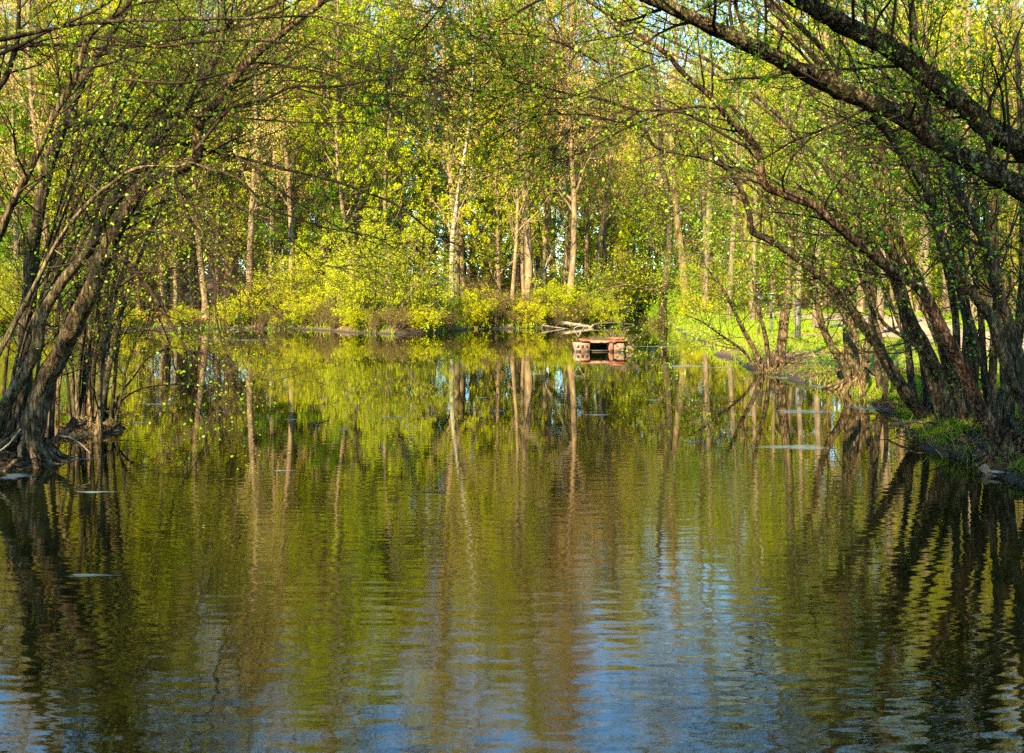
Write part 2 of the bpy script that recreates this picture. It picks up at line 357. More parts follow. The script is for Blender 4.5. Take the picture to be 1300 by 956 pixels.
def water_mat():
    m, nt, out = newmat('pond water'); N = nt.nodes; Lk = nt.links
    tc = N.new('ShaderNodeTexCoord')
    def noise(sc, det, scale, rot=0.0, rough=0.5):
        mp = N.new('ShaderNodeMapping'); mp.inputs['Scale'].default_value = sc; mp.inputs['Rotation'].default_value = (0, 0, rot)
        Lk.new(tc.outputs['Object'], mp.inputs[0])
        n = N.new('ShaderNodeTexNoise'); n.inputs['Scale'].default_value = scale; n.inputs['Detail'].default_value = det; n.inputs['Roughness'].default_value = rough
        Lk.new(mp.outputs[0], n.inputs['Vector']); return n
    a = noise((0.45, 1.3, 1), 1.0, 5.5, 0.06)        # little wavelets, long across the view
    b2 = noise((0.5, 1.3, 1), 3, 26.0, -0.1)     # finer ripple
    c = noise((0.25, 0.6, 1), 1, 0.9, 0.1)        # slow swell
    pat = noise((0.5, 0.9, 1), 2, 0.3)            # calm and ruffled patches
    pr = N.new('ShaderNodeMapRange'); pr.inputs[1].default_value = 0.35; pr.inputs[2].default_value = 0.65; pr.inputs[3].default_value = 0.35; pr.inputs[4].default_value = 1.0
    Lk.new(pat.outputs[0], pr.inputs[0])
    s1 = N.new('ShaderNodeMath'); s1.operation = 'MULTIPLY'; Lk.new(a.outputs[0], s1.inputs[0]); s1.inputs[1].default_value = 1.0
    s2 = N.new('ShaderNodeMath'); s2.operation = 'MULTIPLY_ADD'; Lk.new(b2.outputs[0], s2.inputs[0]); s2.inputs[1].default_value = 0.09; Lk.new(s1.outputs[0], s2.inputs[2])
    sx = N.new('ShaderNodeSeparateXYZ'); Lk.new(tc.outputs['Object'], sx.inputs[0])
    wy = N.new('ShaderNodeMapRange'); wy.interpolation_type = 'SMOOTHSTEP'; wy.inputs[1].default_value = 4.5; wy.inputs[2].default_value = 15; wy.inputs[3].default_value = 1.15; wy.inputs[4].default_value = 0.11; Lk.new(sx.outputs[1], wy.inputs[0])
    s2b = N.new('ShaderNodeMath'); s2b.operation = 'MULTIPLY'; Lk.new(s2.outputs[0], s2b.inputs[0]); Lk.new(wy.outputs[0], s2b.inputs[1])
    s3 = N.new('ShaderNodeMath'); s3.operation = 'MULTIPLY'; Lk.new(s2b.outputs[0], s3.inputs[0]); Lk.new(pr.outputs[0], s3.inputs[1])
    s4 = N.new('ShaderNodeMath'); s4.operation = 'MULTIPLY_ADD'; Lk.new(c.outputs[0], s4.inputs[0]); s4.inputs[1].default_value = 0.3; Lk.new(s3.outputs[0], s4.inputs[2])
    bp = N.new('ShaderNodeBump'); bp.inputs['Strength'].default_value = 1.0; bp.inputs['Distance'].default_value = 0.0052
    Lk.new(s4.outputs[0], bp.inputs['Height'])
    p = N.new('ShaderNodeBsdfPrincipled')
    p.inputs['Base Color'].default_value = (0.004, 0.005, 0.0004, 1); p.inputs['Roughness'].default_value = 0.0
    p.inputs['IOR'].default_value = 1.75
    Lk.new(bp.outputs[0], p.inputs['Normal']); Lk.new(p.outputs[0], out.inputs[0])
    return m
wv = np.array([(-120, -3, 0), (70, -3, 0), (70, 170, 0), (-120, 170, 0)], float)
water = obj('water', mesh_np('water', wv, np.array([[0, 1, 2, 3]]), water_mat())); tag(water, kind='structure')

def strip(name, mat, pts, w, dz, n=60, kind='structure'):
    p = catmull([(a, b, 0) for a, b in pts], n)[:, :2]
    t = nrm(np.gradient(p, axis=0)); nn = np.stack([-t[:, 1], t[:, 0]], -1)
    cols = []
    offs = np.linspace(-1, 1, 9)
    for o_ in offs:
        ww = w if np.isscalar(w) else np.interp(np.linspace(0, 1, n), np.linspace(0, 1, len(w)), w)
        e = p + nn * (o_ * (ww / 2 + (0.25 * np.sin(np.arange(n) * 0.9) if abs(o_) == 1 else 0)))[:, None] if not np.isscalar(ww) else p + nn * (o_ * ww / 2)
        cols.append(np.column_stack([e, height(e[:, 0], e[:, 1]) + dz]))
    v = np.stack(cols, 1).reshape(-1, 3); k = len(offs)
    ii = np.arange(n * k).reshape(n, k)
    qq = np.stack([ii[:-1, :-1], ii[1:, :-1], ii[1:, 1:], ii[:-1, 1:]], -1).reshape(-1, 4)
    return tag(obj(name, mesh_np(name, v, qq, mat, True)), kind=kind)
m_, nt_, out_ = newmat('sandy path'); tcn = nt_.nodes.new('ShaderNodeTexCoord'); nn_ = nt_.nodes.new('ShaderNodeTexNoise'); nn_.inputs['Scale'].default_value = 3; nn_.inputs['Detail'].default_value = 8
rr_ = ramp(nt_, [(0.3, (0.16, 0.12, 0.08)), (0.6, (0.30, 0.24, 0.17)), (0.75, (0.2, 0.13, 0.07))]); bb_ = nt_.nodes.new('ShaderNodeBsdfDiffuse')
nt_.links.new(tcn.outputs['Object'], nn_.inputs['Vector']); nt_.links.new(nn_.outputs[0], rr_.inputs[0]); nt_.links.new(rr_.outputs[0], bb_.inputs[0]); nt_.links.new(bb_.outputs[0], out_.inputs[0])
M['sand'] = m_
strip('path', M['sand'], [(11.0, 5), (12.5, 14), (13.2, 22), (14.0, 30), (15.5, 40), (18.5, 50), (17.5, 62), (15, 78), (17, 100)], np.array([2.6, 2.6, 3.2, 4.2, 5.0, 5.5, 3.5, 2.5, 2.0]), 0.03, 120)

# ------------------------------------------------------------------ far trees: one mesh pair of each kind, then copies
def far_mesh(kind, seed):
    rg = np.random.default_rng(seed)
    wood = Geo(); lf = Geo()
    if kind in ('leafy', 'bud', 'birch', 'olive', 'poplar'):
        H = {'leafy': 18.5, 'bud': 22, 'birch': 20, 'olive': 12, 'poplar': 20}[kind]
        r = {'leafy': 0.16, 'bud': 0.24, 'birch': 0.17, 'olive': 0.13, 'poplar': 0.2}[kind]
        n = 16
        lean = rg.normal(size=2) * 0.05 * H
        zz = np.linspace(-0.4, H, n)
        tr = np.stack([lean[0] * np.clip(zz / H, 0, 1) ** 1.4 + 0.22 * np.sin(zz * 0.45 + rg.random() * 6) , lean[1] * np.clip(zz / H, 0, 1) ** 1.4 + 0.22 * np.sin(zz * 0.4 + rg.random() * 6), zz], -1)
        tr[:, :2] -= tr[0, :2]
        R0 = r * (1 - 0.85 * np.linspace(0, 1, n) ** 0.9); R0[0] *= 1.5; R0[1] *= 1.1
        P0, Rr0 = tr[None], R0[None]
        wood.add(*tubes(P0, Rr0, 8))
        if kind == 'birch': trunk_only = wood; wood = Geo()
        cfg = {'leafy': (34, 0.10, 4.2, 52, 0.06), 'bud': (30, 0.25, 4.4, 44, 0.10), 'birch': (26, 0.18, 4.8, 58, 0.03), 'olive': (22, 0.15, 3.2, 55, 0.05), 'poplar': (34, 0.2, 3.6, 48, 0.08)}[kind]
        P1, R1 = grow(rg, P0, Rr0, cfg[0], cfg[1], 0.98, cfg[2], 8, cfg[3], cfg[4], 0.13, 0.45, 0.2, 0.012, 0.55)
        wood.add(*tubes(P1, R1, 5))
        P2, R2 = grow(rg, P1, R1, 7, 0.2, 1.0, 1.7, 5, 48, 0.03, 0.2, 0.55, 0.3, 0.008, 0.3)
        wood.add(*tubes(P2, R2, 3))
        P3_, R3 = grow(rg, P2, R2, 4, 0.2, 1.0, 0.8, 3, 50, 0.02, 0.25, 0.6, 0.4, 0.006, 0.3)
        wood.add(*tubes(P3_, R3, 3))
        nl = {'leafy': 20, 'bud': 13, 'birch': 9, 'olive': 18, 'poplar': 15}[kind]
        L = {'leafy': 0.11, 'bud': 0.08, 'birch': 0.09, 'olive': 0.105, 'poplar': 0.095}[kind]
        nl = int(nl * 1.25); pos, d = on_branches(rg, P3_, nl, 0.4, 1.0)
        pos = pos + rg.normal(size=pos.shape) * 0.06
        lf.add(*leaf_quads(rg, pos, nrm(d + rg.normal(size=d.shape) * 0.9), L, 0.62))
    elif kind == 'pine':
        H = 19; n = 12; zz = np.linspace(-0.4, H, n)
        tr = np.stack([0.1 * np.sin(zz * 0.3), 0.1 * np.cos(zz * 0.25), zz], -1); tr[:, :2] -= tr[0, :2]
        R0 = 0.26 * (1 - 0.9 * np.linspace(0, 1, n)); P0 = tr[None]; Rr0 = R0[None]
        wood.add(*tubes(P0, Rr0, 8))
        P1, R1 = grow(rg, P0, Rr0, 58, 0.2, 0.99, 4.4, 8, 82, 0.015, 0.08, 0.3, 0.25, 0.012, 0.72)
        wood.add(*tubes(P1, R1, 4))
        P2, R2 = grow(rg, P1 * 1.0, R1, 12, 0.25, 1.0, 1.1, 3, 48, 0.04, 0.1, 0.5, 0.4, 0.007, 0.35)
        P2[:, :, 2] = P2[:, :1, 2] + (P2[:, :, 2] - P2[:, :1, 2]) * 0.35
        wood.add(*tubes(P2, R2, 3))
        pos, d = on_branches(rg, P2, 22, 0.1, 1.0)
        lf.add(*leaf_quads(rg, pos, nrm(d * 0.7 + rg.normal(size=d.shape) * 0.6 + np.array([0, 0, 0.25])), 0.27, 0.16, 0.03))
    elif kind == 'trunk_tree':          # tall straight stem, high open crown, a few dead stubs
        H = 21; n = 14; zz = np.linspace(-0.4, H, n)
        tr = np.stack([0.25 * np.sin(zz * 0.22 + rg.random() * 5), 0.2 * np.cos(zz * 0.2 + rg.random() * 5), zz], -1); tr[:, :2] -= tr[0, :2]
        R0 = 0.19 * (1 - 0.75 * np.linspace(0, 1, n)); R0[0] *= 1.35; P0 = tr[None]; Rr0 = R0[None]
        wood.add(*tubes(P0, Rr0, 8))
        Pd, Rd = grow(rg, P0, Rr0, 14, 0.12, 0.5, 1.3, 4, 70, -0.02, 0.15, 0.2, 0.3, 0.008, 0.0)
        wood.add(*tubes(Pd, Rd, 4))
        P1, R1 = grow(rg, P0, Rr0, 26, 0.38, 0.98, 3.4, 7, 55, 0.06, 0.14, 0.4, 0.2, 0.012, 0.4)
        wood.add(*tubes(P1, R1, 4))
        P2, R2 = grow(rg, P1, R1, 7, 0.25, 1.0, 1.4, 4, 48, 0.03, 0.2, 0.5, 0.3, 0.008, 0.3)
        wood.add(*tubes(P2, R2, 3))
        pos, d = on_branches(rg, np.concatenate([P2]), 22, 0.2, 1.0); pos = pos + rg.normal(size=pos.shape) * 0.14
        lf.add(*leaf_quads(rg, pos, nrm(d + rg.normal(size=d.shape) * 0.9), 0.12, 0.6))
    elif kind in ('shrub', 'shrub_low', 'brush'):
        ns, H, sp = {'shrub': (26, 4.6, 0.75), 'shrub_low': (22, 2.4, 0.8), 'brush': (34, 2.3, 0.6)}[kind]
        a = rg.random(ns) * 2 * math.pi; tilt = rg.random(ns) ** 0.7 * sp
        d = np.stack([np.cos(a) * np.sin(tilt), np.sin(a) * np.sin(tilt), np.cos(tilt)], -1)
        K = 9; P0 = np.zeros((ns, K, 3)); P0[:, 0, :2] = rg.normal(size=(ns, 2)) * 0.25; P0[:, 0, 2] = -0.15
        Ls = H * (0.65 + 0.45 * rg.random(ns))
        for k in range(1, K):
            d = nrm(d + rg.normal(size=d.shape) * 0.1 + np.array([0, 0, -0.03]))
            P0[:, k] = P0[:, k - 1] + d * (Ls / (K - 1))[:, None]
        R0 = (0.028 * (0.6 + 0.7 * rg.random(ns)))[:, None] * np.linspace(1, 0.25, K)[None]
        wood.add(*tubes(P0, R0, 5))
        P1, R1 = grow(rg, P0, R0, 9, 0.15, 1.0, H * 0.3, 5, 50, 0.03, 0.18, 0.6, 0.35, 0.006, 0.3)
        wood.add(*tubes(P1, R1, 3))
        P2, R2 = grow(rg, P1, R1, 5, 0.2, 1.0, H * 0.13, 3, 50, 0.03, 0.22, 0.7, 0.5, 0.005, 0.2)
        wood.add(*tubes(P2, R2, 3))
        nl = {'shrub': 15, 'shrub_low': 14, 'brush': 1}[kind]
        pos, dd = on_branches(rg, P2, nl, 0.1, 1.0); pos = pos + rg.normal(size=pos.shape) * 0.05
        lf.add(*leaf_quads(rg, pos, nrm(dd + rg.normal(size=dd.shape) * 0.9), 0.078 if kind != 'brush' else 0.07, 0.62))
    if kind == 'birch': return trunk_only, lf, wood
    return wood, lf, None

KINDS = {}
def kind_proto(key, kind, seed, bark, leaf):
    w, l, b = far_mesh(kind, seed)
    KINDS[key] = (w.mesh(key + '_wood', M[bark]), l.mesh(key + '_leaves', M[leaf], False), b.mesh(key + '_limbs', M['bark_tan']) if b else None)
for k in range(3): kind_proto('leafy%d' % k, 'leafy', 20 + k, 'bark_grey', 'leaf_spring')
for k in range(2): kind_proto('bright%d' % k, 'leafy', 30 + k, 'bark_tan', 'leaf_bright')
for k in range(3): kind_proto('bud%d' % k, 'bud', 40 + k, 'bark_tan', 'bud_orange')
for k in range(2): kind_proto('birch%d' % k, 'birch', 50 + k, 'bark_birch', 'leaf_spring')
for k in range(2): kind_proto('olive%d' % k, 'olive', 60 + k, 'bark_grey', 'leaf_olive')
for k in range(2): kind_proto('poplar%d' % k, 'poplar', 65 + k, 'bark_tan', 'leaf_spring')
for k in range(2): kind_proto('pine%d' % k, 'pine', 70 + k, 'bark_grey', 'needle')
for k in range(3): kind_proto('stem%d' % k, 'trunk_tree', 80 + k, 'bark_grey', 'leaf_spring')
for k in range(3): kind_proto('shrub%d' % k, 'shrub', 90 + k, 'bark_grey', ['leaf_spring', 'leaf_bright', 'leaf_green'][k])
for k in range(2): kind_proto('low%d' % k, 'shrub_low', 100 + k, 'bark_grey', 'leaf_spring')
for k in range(2): kind_proto('greenlow%d' % k, 'shrub_low', 105 + k, 'twig_brown', 'leaf_green')
for k in range(2): kind_proto('brush%d' % k, 'brush', 110 + k, 'twig_brown', 'leaf_olive')

def far(key, x, y, s=1.0, label='', cat='tree', group=None, name=None, rz=None, lean=None, sz=None):
    wm, lm, bm_ = KINDS[key]
    z = hz(x, y)
    t = thing(name or 'tree', (x, y, z - 0.05), label, cat, group, rng.random() * 6.28 if rz is None else rz)
    t.scale = (s, s, s * (sz or (1.15 if (y > 50 and cat == 'tree') else 1.0)))
    if lean: t.rotation_euler = (lean[1], lean[0], t.rotation_euler[2])
    woodn = 'stems' if ('shrub' in (name or '') or 'brush' in (name or '')) else 'trunk'
    obj(woodn if woodn == 'trunk' else 'stem_cluster', wm, t)
    if bm_: obj('branches', bm_, t)
    if lm: obj('crown' if woodn == 'trunk' else 'foliage', lm, t)
    return t

def at(px, D): return (px - CX) * D / F

# feature trees on the far bank (photo column, distance)
B = [
 ('birch0', 577, 56.5, 1.0, 'pale birch leaning right at the water edge beside the big round shrub', (0.055, 0.0)),
 ('poplar0', 648, 57.5, 1.0, 'tan-trunked tree standing upright at the shore right of the leaning pale birch', (0.0, 0.0)),
 ('poplar1', 668, 62.0, 0.9, 'slender tree set just behind the tan-trunked shore tree', (0.03, 0.0)),
 ('bud0', 712, 64.0, 1.0, 'tall tan-trunked tree beyond the fallen pale log', (0.05, 0.0)),
 ('birch0', 672, 60.0, 0.5, 'short whitish sapling leaning steeply to the right near the tan-trunked tree', (0.5, 0.0)),
 ('poplar0', 262, 60.0, 1.0, 'straight pale trunk rising from the orange leaf litter on the far left bank', (0.0, 0.0)),
 ('poplar1', 222, 61.0, 0.8, 'crooked pale-stemmed tree on the orange leaf litter bank', (-0.06, 0.0)),
 ('bud1', 432, 62.0, 1.0, 'tan trunk partly hidden behind the round yellow-green shrub', (0.0, 0.0)),
 ('bud2', 412, 66.0, 1.0, 'tan trunk left of the round yellow-green shrub', (0.0, 0.0)),
]
for key, px, D, s, lab, ln in B:
    x = at(px, D); ft = far(key, x, D, s, lab, 'tree', None, 'birch_tree' if key.startswith('birch') else 'tall_tree', lean=ln)
    if px in (648, 668, 712): ft.scale = (0.68, 0.68, 1.1)
# the dark pines in the left middle
for px, D, s in ((345, 63, 0.95), (452, 60, 0.85), (505, 66, 1.0), (90, 64, 0.9), (180, 70, 1.05), (300, 76, 1.1), (590, 80, 1.0), (20, 60, 0.9), (-120, 62, 1.0), (720, 92, 1.0), (905, 86, 0.9), (1010, 80, 0.95)):
    far('pine%d' % rng.integers(2), at(px, D), D, s, 'green needled pine with tiers of level boughs in the far wood', 'pine tree', 'pines in the far wood', 'pine_tree')
# shoreline shrubs
sh = [(500, 50.6, 1.15, 'large round yellow-green shrub bulging over the water on the far bank'),
      (455, 52.5, 0.95, 'yellow-green shrub tucked against the left side of the large round shrub'),
      (548, 54.5, 0.6, 'yellow-green shrub against the right side of the large round shrub')]
for i, (px, D, s, lab) in enumerate(sh):
    far('shrub%d' % i, at(px, D), D, s, lab, 'shrub', None, 'shrub')
def bank_y(px):
    for D in np.arange(46, 130, 0.5):
        if pond_sd(np.array([at(px, D)]), np.array([D]))[0] > 0.6 and D > 47: return D
    return 60
sx_ = [(-60, 'low'), (10, 'shrub'), (60, 'low'), (95, 'shrub'), (130, 'shrub'), (318, 'low'), (345, 'brush'), (372, 'shrub'), (395, 'low'), (420, 'brush'), (598, 'low'), (620, 'brush'), (640, 'brush'), (662, 'brush'), (690, 'low'), (712, 'low'), (735, 'brush')]
for px, k in sx_:
    D = bank_y(px) + rng.random() * 1.5 + 0.5
    n = 3 if k == 'shrub' else 2
    far('%s%d' % (k, rng.integers(n)), at(px, D), D, 0.75 + 0.3 * rng.random(),
        {'shrub': 'tall yellow-green leafy shrub at the far waterline', 'low': 'low yellow-green shrub at the far waterline', 'brush': 'bare twiggy brown bush at the far waterline'}[k],
        'shrub', {'shrub': 'tall shrubs along the far shore', 'low': 'low shrubs along the far shore', 'brush': 'bare brush along the far shore'}[k], 'shrub' if k != 'brush' else 'brush_bush')
for k in range(34):
    px = -60 + k * 24.5 + rng.uniform(-8, 8)
    if 165 < px < 305 and k % 3: continue
    Dm = next((D for D in np.arange(46.5, 80, 0.25) if pond_sd(np.array([at(px, D)]), np.array([D]))[0] > 0.15), 60)
    kk = 'low' if k % 3 == 0 else 'brush'
    far('%s%d' % (kk, rng.integers(2)), at(px, Dm), Dm, 0.45 + 0.3 * rng.random(),
        'bare twiggy brown bush at the far waterline' if kk == 'brush' else 'low yellow-green shrub at the far waterline', 'shrub',
        'bare brush along the far shore' if kk == 'brush' else 'low shrubs along the far shore', 'brush_bush' if kk == 'brush' else 'shrub')
# the stream gap and right bank shrubs
for px, D, k, s in ((758, 72, 'low', 1.0), (742, 66, 'shrub', 0.8), (770, 84, 'shrub', 1.0), (785, 98, 'shrub', 0.9), (765, 62, 'low', 0.6), (820, 112, 'shrub', 1.2), (800, 124, 'shrub', 1.4), (838, 72, 'greenlow', 0.8), (850, 78, 'shrub', 1.0), (862, 66, 'greenlow', 0.9), (880, 60, 'low', 0.8), (870, 90, 'shrub', 1.1), (905, 62, 'shrub', 0.8), (832, 62, 'brush', 0.6)):
    n = 3 if k == 'shrub' else 2
    far('%s%d' % (k, rng.integers(n)), at(px, D), D, s, 'leafy shrub beside the narrow inlet past the raft', 'shrub', 'shrubs beside the inlet', 'shrub')

# the wood: stratified over distance and direction
labels = {'leafy': ('yellow-green leafing tree in the wood across the pond', 'leafing trees in the far wood'),
          'bright': ('bright lime-green tree in the wood across the pond', 'lime-green trees in the far wood'),
          'bud': ('tall tan tree with orange buds and few leaves in the far wood', 'budding tan trees in the far wood'),
          'olive': ('small olive-green understorey tree in the far wood', 'olive understorey trees'),
          'poplar': ('slim light-barked tree in the wood across the pond', 'light-barked trees in the far wood'),
          'stem': ('straight bare-stemmed tree in the wood behind the lawn', 'straight trees behind the lawn')}
placed = []
def try_place(x, y, mind):
    if pond_sd(np.array([x]), np.array([y]))[0] < 1.2: return False
    for (a, b) in placed:
        if (a - x) ** 2 + (b - y) ** 2 < mind * mind: return False
    placed.append((x, y)); return True
def near_path(x, y):
    px_ = np.interp(y, [5, 14, 22, 30, 40, 50, 62, 78, 100], [11, 12.5, 13.2, 14, 15.5, 18.5, 17.5, 15, 17]); return abs(x - px_) < 3.2
rows = [(57, 63, 34, 1.5), (63, 71, 38, 1.6), (71, 84, 44, 1.8), (84, 100, 50, 2.0), (100, 122, 56, 2.2), (122, 150, 60, 2.5)]
for (y0, y1, n, md) in rows:
    for k in range(n):
        u = -0.66 + 1.30 * (k + rng.random()) / n
        y = y0 + (y1 - y0) * rng.random(); x = u * y
        if u > 0.14 and near_path(x, y): continue
        if 0.10 < u < 0.16 and y < 92: continue          # keep the inlet open
        if not try_place(x, y, md): continue
        px = u * F + CX
        r = rng.random()
        if px > 860: kd = 'stem' if r < 0.5 else ('leafy' if r < 0.75 else ('bud' if r < 0.88 else 'poplar'))
        elif 520 < px < 860: kd = 'bud' if r < 0.55 else ('leafy' if r < 0.74 else ('poplar' if r < 0.8 else 'bright'))
        else: kd = 'leafy' if r < 0.30 else ('bright' if r < 0.45 else ('bud' if r < 0.84 else ('olive' if r < 0.92 else 'poplar')))
        if y > 84 and kd == 'olive': kd = 'bud'
        nk = sum(1 for q_ in KINDS if q_.startswith(kd) and q_[len(kd):].isdigit())
        s = (0.9 + 0.35 * rng.random()) * (1.0 if y < 84 else 1.2)
        far('%s%d' % (kd, rng.integers(nk)), x, y, s, labels[kd][0], 'tree', labels[kd][1], 'tree', lean=(rng.normal() * 0.03, rng.normal() * 0.03))
for k, px in enumerate((548, 585, 622, 655, 690, 716, 742, 765, 800, 838, 870, 250, 300, 175, 385)):
    D = 70 + 6 * (k % 5) + (30 if 740 < px < 850 else 0); far('bud%d' % (k % 3), at(px, D), D, 1.15 + 0.08 * (k % 3) + (0.25 if D > 95 else 0), labels['bud'][0], 'tree', labels['bud'][1], 'tree'); placed.append((at(px, D), D))
for k, (px, D) in enumerate(((868, 112), (884, 106), (898, 118), (912, 110), (926, 122), (940, 108), (955, 116), (850, 128), (975, 104), (905, 128))):
    kd = ('leafy', 'bright', 'leafy')[k % 3]; far('%s%d' % (kd, k % 2), at(px, D), D, 1.05 + 0.07 * (k % 4), labels[kd][0], 'tree', labels[kd][1], 'tree')
rgw = np.random.default_rng(404); gw = Geo()
nW = 330000; aW = rgw.uniform(-0.75, 0.75, nW); yW = rgw.uniform(152, 200, nW); zW = 32 * rgw.random(nW) ** 1.25
den = 0.5 + 0.5 * np.sin(aW * 61 + 3 * np.sin(zW * 0.21 + aW * 20)) * np.sin(zW * 0.42 + 4 * np.sin(aW * 33)); kp = (rgw.random(nW) < 0.35 + 0.65 * den) & (zW < 20 + 9 * np.sin(aW * 40) * np.sin(aW * 17 + 1) + 4 * rgw.random(nW))
pW = np.column_stack([aW * yW, yW, zW])[kp]; pW[:, 2] += 2.5
aL = rgw.uniform(-0.75, 0.75, 70000); yL = rgw.uniform(150, 165, 70000); pW = np.vstack([pW, np.column_stack([aL * yL, yL, 1.0 + 9 * rgw.random(70000)])])
gw.add(*leaf_quads(rgw, pW, nrm(rgw.normal(size=pW.shape)), 0.42, 0.6))
ww = obj('far_wood', gw.mesh('far_wood', M['leaf_olive'], False)); tag(ww, 'hazy olive mass of the distant wood closing the view behind all the trees', 'wood', kind='stuff')
nT = 260; xT = rgw.uniform(-0.72, 0.72, nT); yT = rgw.uniform(150, 185, nT); hT = rgw.uniform(18, 27, nT)
PT = np.zeros((nT, 6, 3)); PT[:, :, 0] = (xT * yT)[:, None] + np.cumsum(rgw.normal(size=(nT, 6)) * 0.25, 1); PT[:, :, 1] = yT[:, None]; PT[:, :, 2] = 1.5 + hT[:, None] * np.linspace(0, 1, 6)[None]
gw = Geo(); gw.add(*tubes(PT, 0.22 * np.linspace(1, 0.2, 6)[None] * np.ones((nT, 1)), 6)); obj('stems', gw.mesh('far_stems', M['bark_tan']), ww)
for k in range(16):
    u = 0.085 + 0.09 * (k + rng.random()) / 16; y = 116 + 45 * rng.random()
    if not try_place(u * y, y, 1.5): continue
    kd = ['leafy', 'bright', 'bud', 'poplar'][k % 4]
    far('%s%d' % (kd, rng.integers(2)), u * y, y, 1.15 + 0.2 * rng.random(), labels[kd][0], 'tree', labels[kd][1], 'tree')
for k in range(26):
    u = 0.15 + 0.4 * (k + rng.random()) / 26; y = 80 + 45 * rng.random()
    if near_path(u * y, y): continue
    far('shrub%d' % rng.integers(3), u * y, y, 1.0 + 0.5 * rng.random(), 'leafy undergrowth shrub under the far trees', 'shrub', 'green undergrowth in the far wood', 'shrub')
# right side wood, nearer than the main rows (behind the lawn)
for k in range(46):
    y = 27 + 50 * rng.random(); x = 16.5 + (0.56 * y - 10) * rng.random() * 1.2
    if near_path(x, y) or not try_place(x, y, 1.5): continue
    kd = 'stem' if rng.random() < 0.72 else 'olive'
    nk = 3 if kd == 'stem' else 2
    far('%s%d' % (kd, rng.integers(nk)), x, y, 0.75 + 0.3 * rng.random(), labels[kd][0] if kd == 'stem' else 'small olive-green understorey tree beyond the sandy path', 'tree', labels[kd][1] if kd == 'stem' else 'olive trees beyond the path', 'tree', lean=(rng.normal() * 0.03, 0))
# lawn edge trees between path and pond on the right
for px, D, s in ((1012, 48, 0.8), (955, 52, 0.8), (925, 56, 0.9), (1035, 40, 0.75), (1115, 36, 0.8), (895, 68, 1.0)):
    far('stem%d' % rng.integers(3), at(px, D), D, s, 'slim straight tree on the grass between pond and sandy path', 'tree', 'slim trees on the grass', 'tree')
# understorey in the far wood
for k in range(70):
    u = -0.64 + 1.28 * (k + rng.random()) / 70; y = 61 + 50 * rng.random() ** 1.3; x = u * y
    if pond_sd(np.array([x]), np.array([y]))[0] < 1.5 or near_path(x, y) or (0.1 < u < 0.15): continue
    if -0.36 < u < -0.26 and y < 76: continue             # the open orange litter slope
    kk = ['shrub', 'low', 'brush', 'brush'][rng.integers(4)]
    far('%s%d' % (kk, rng.integers(3 if kk == 'shrub' else 2)), x, y, 0.8 + 0.5 * rng.random(),
        'twiggy brown undergrowth bush under the far trees' if kk == 'brush' else 'leafy undergrowth shrub under the far trees', 'shrub',
        'brown undergrowth in the far wood' if kk == 'brush' else 'green undergrowth in the far wood', 'shrub')
# unseen trees behind and beside the camera, added to shade the near water and banks
for x, y, s, kd in ((-9, -6, 0.8, 'leafy0'), (-15, -1, 0.9, 'stem0'), (-6, -14, 1.0, 'leafy1'), (-17, -12, 1.0, 'stem1'), (-11, 2.0, 0.6, 'leafy2'), (0, -18, 1.0, 'leafy0'),
                    (-24, 0, 0.9, 'leafy1'), (8.5, 1.5, 0.6, 'leafy2'), (12, -6, 0.9, 'stem2'), (9.0, 14, 0.55, 'stem0'), (10, 8, 0.6, 'leafy1'), (-3.5, -5, 0.75, 'leafy2'), (4, -8, 0.8, 'leafy0'), (-12, -9, 0.8, 'bright0'), (-5, -9, 0.8, 'bright1'), (1.5, -12, 0.9, 'leafy2'), (-20, -6, 0.9, 'leafy0')):
    far(kd, x, y, s, 'unseen tree added around the near shore to shade the water', 'tree', 'unseen shade trees around the near shore', 'tree')

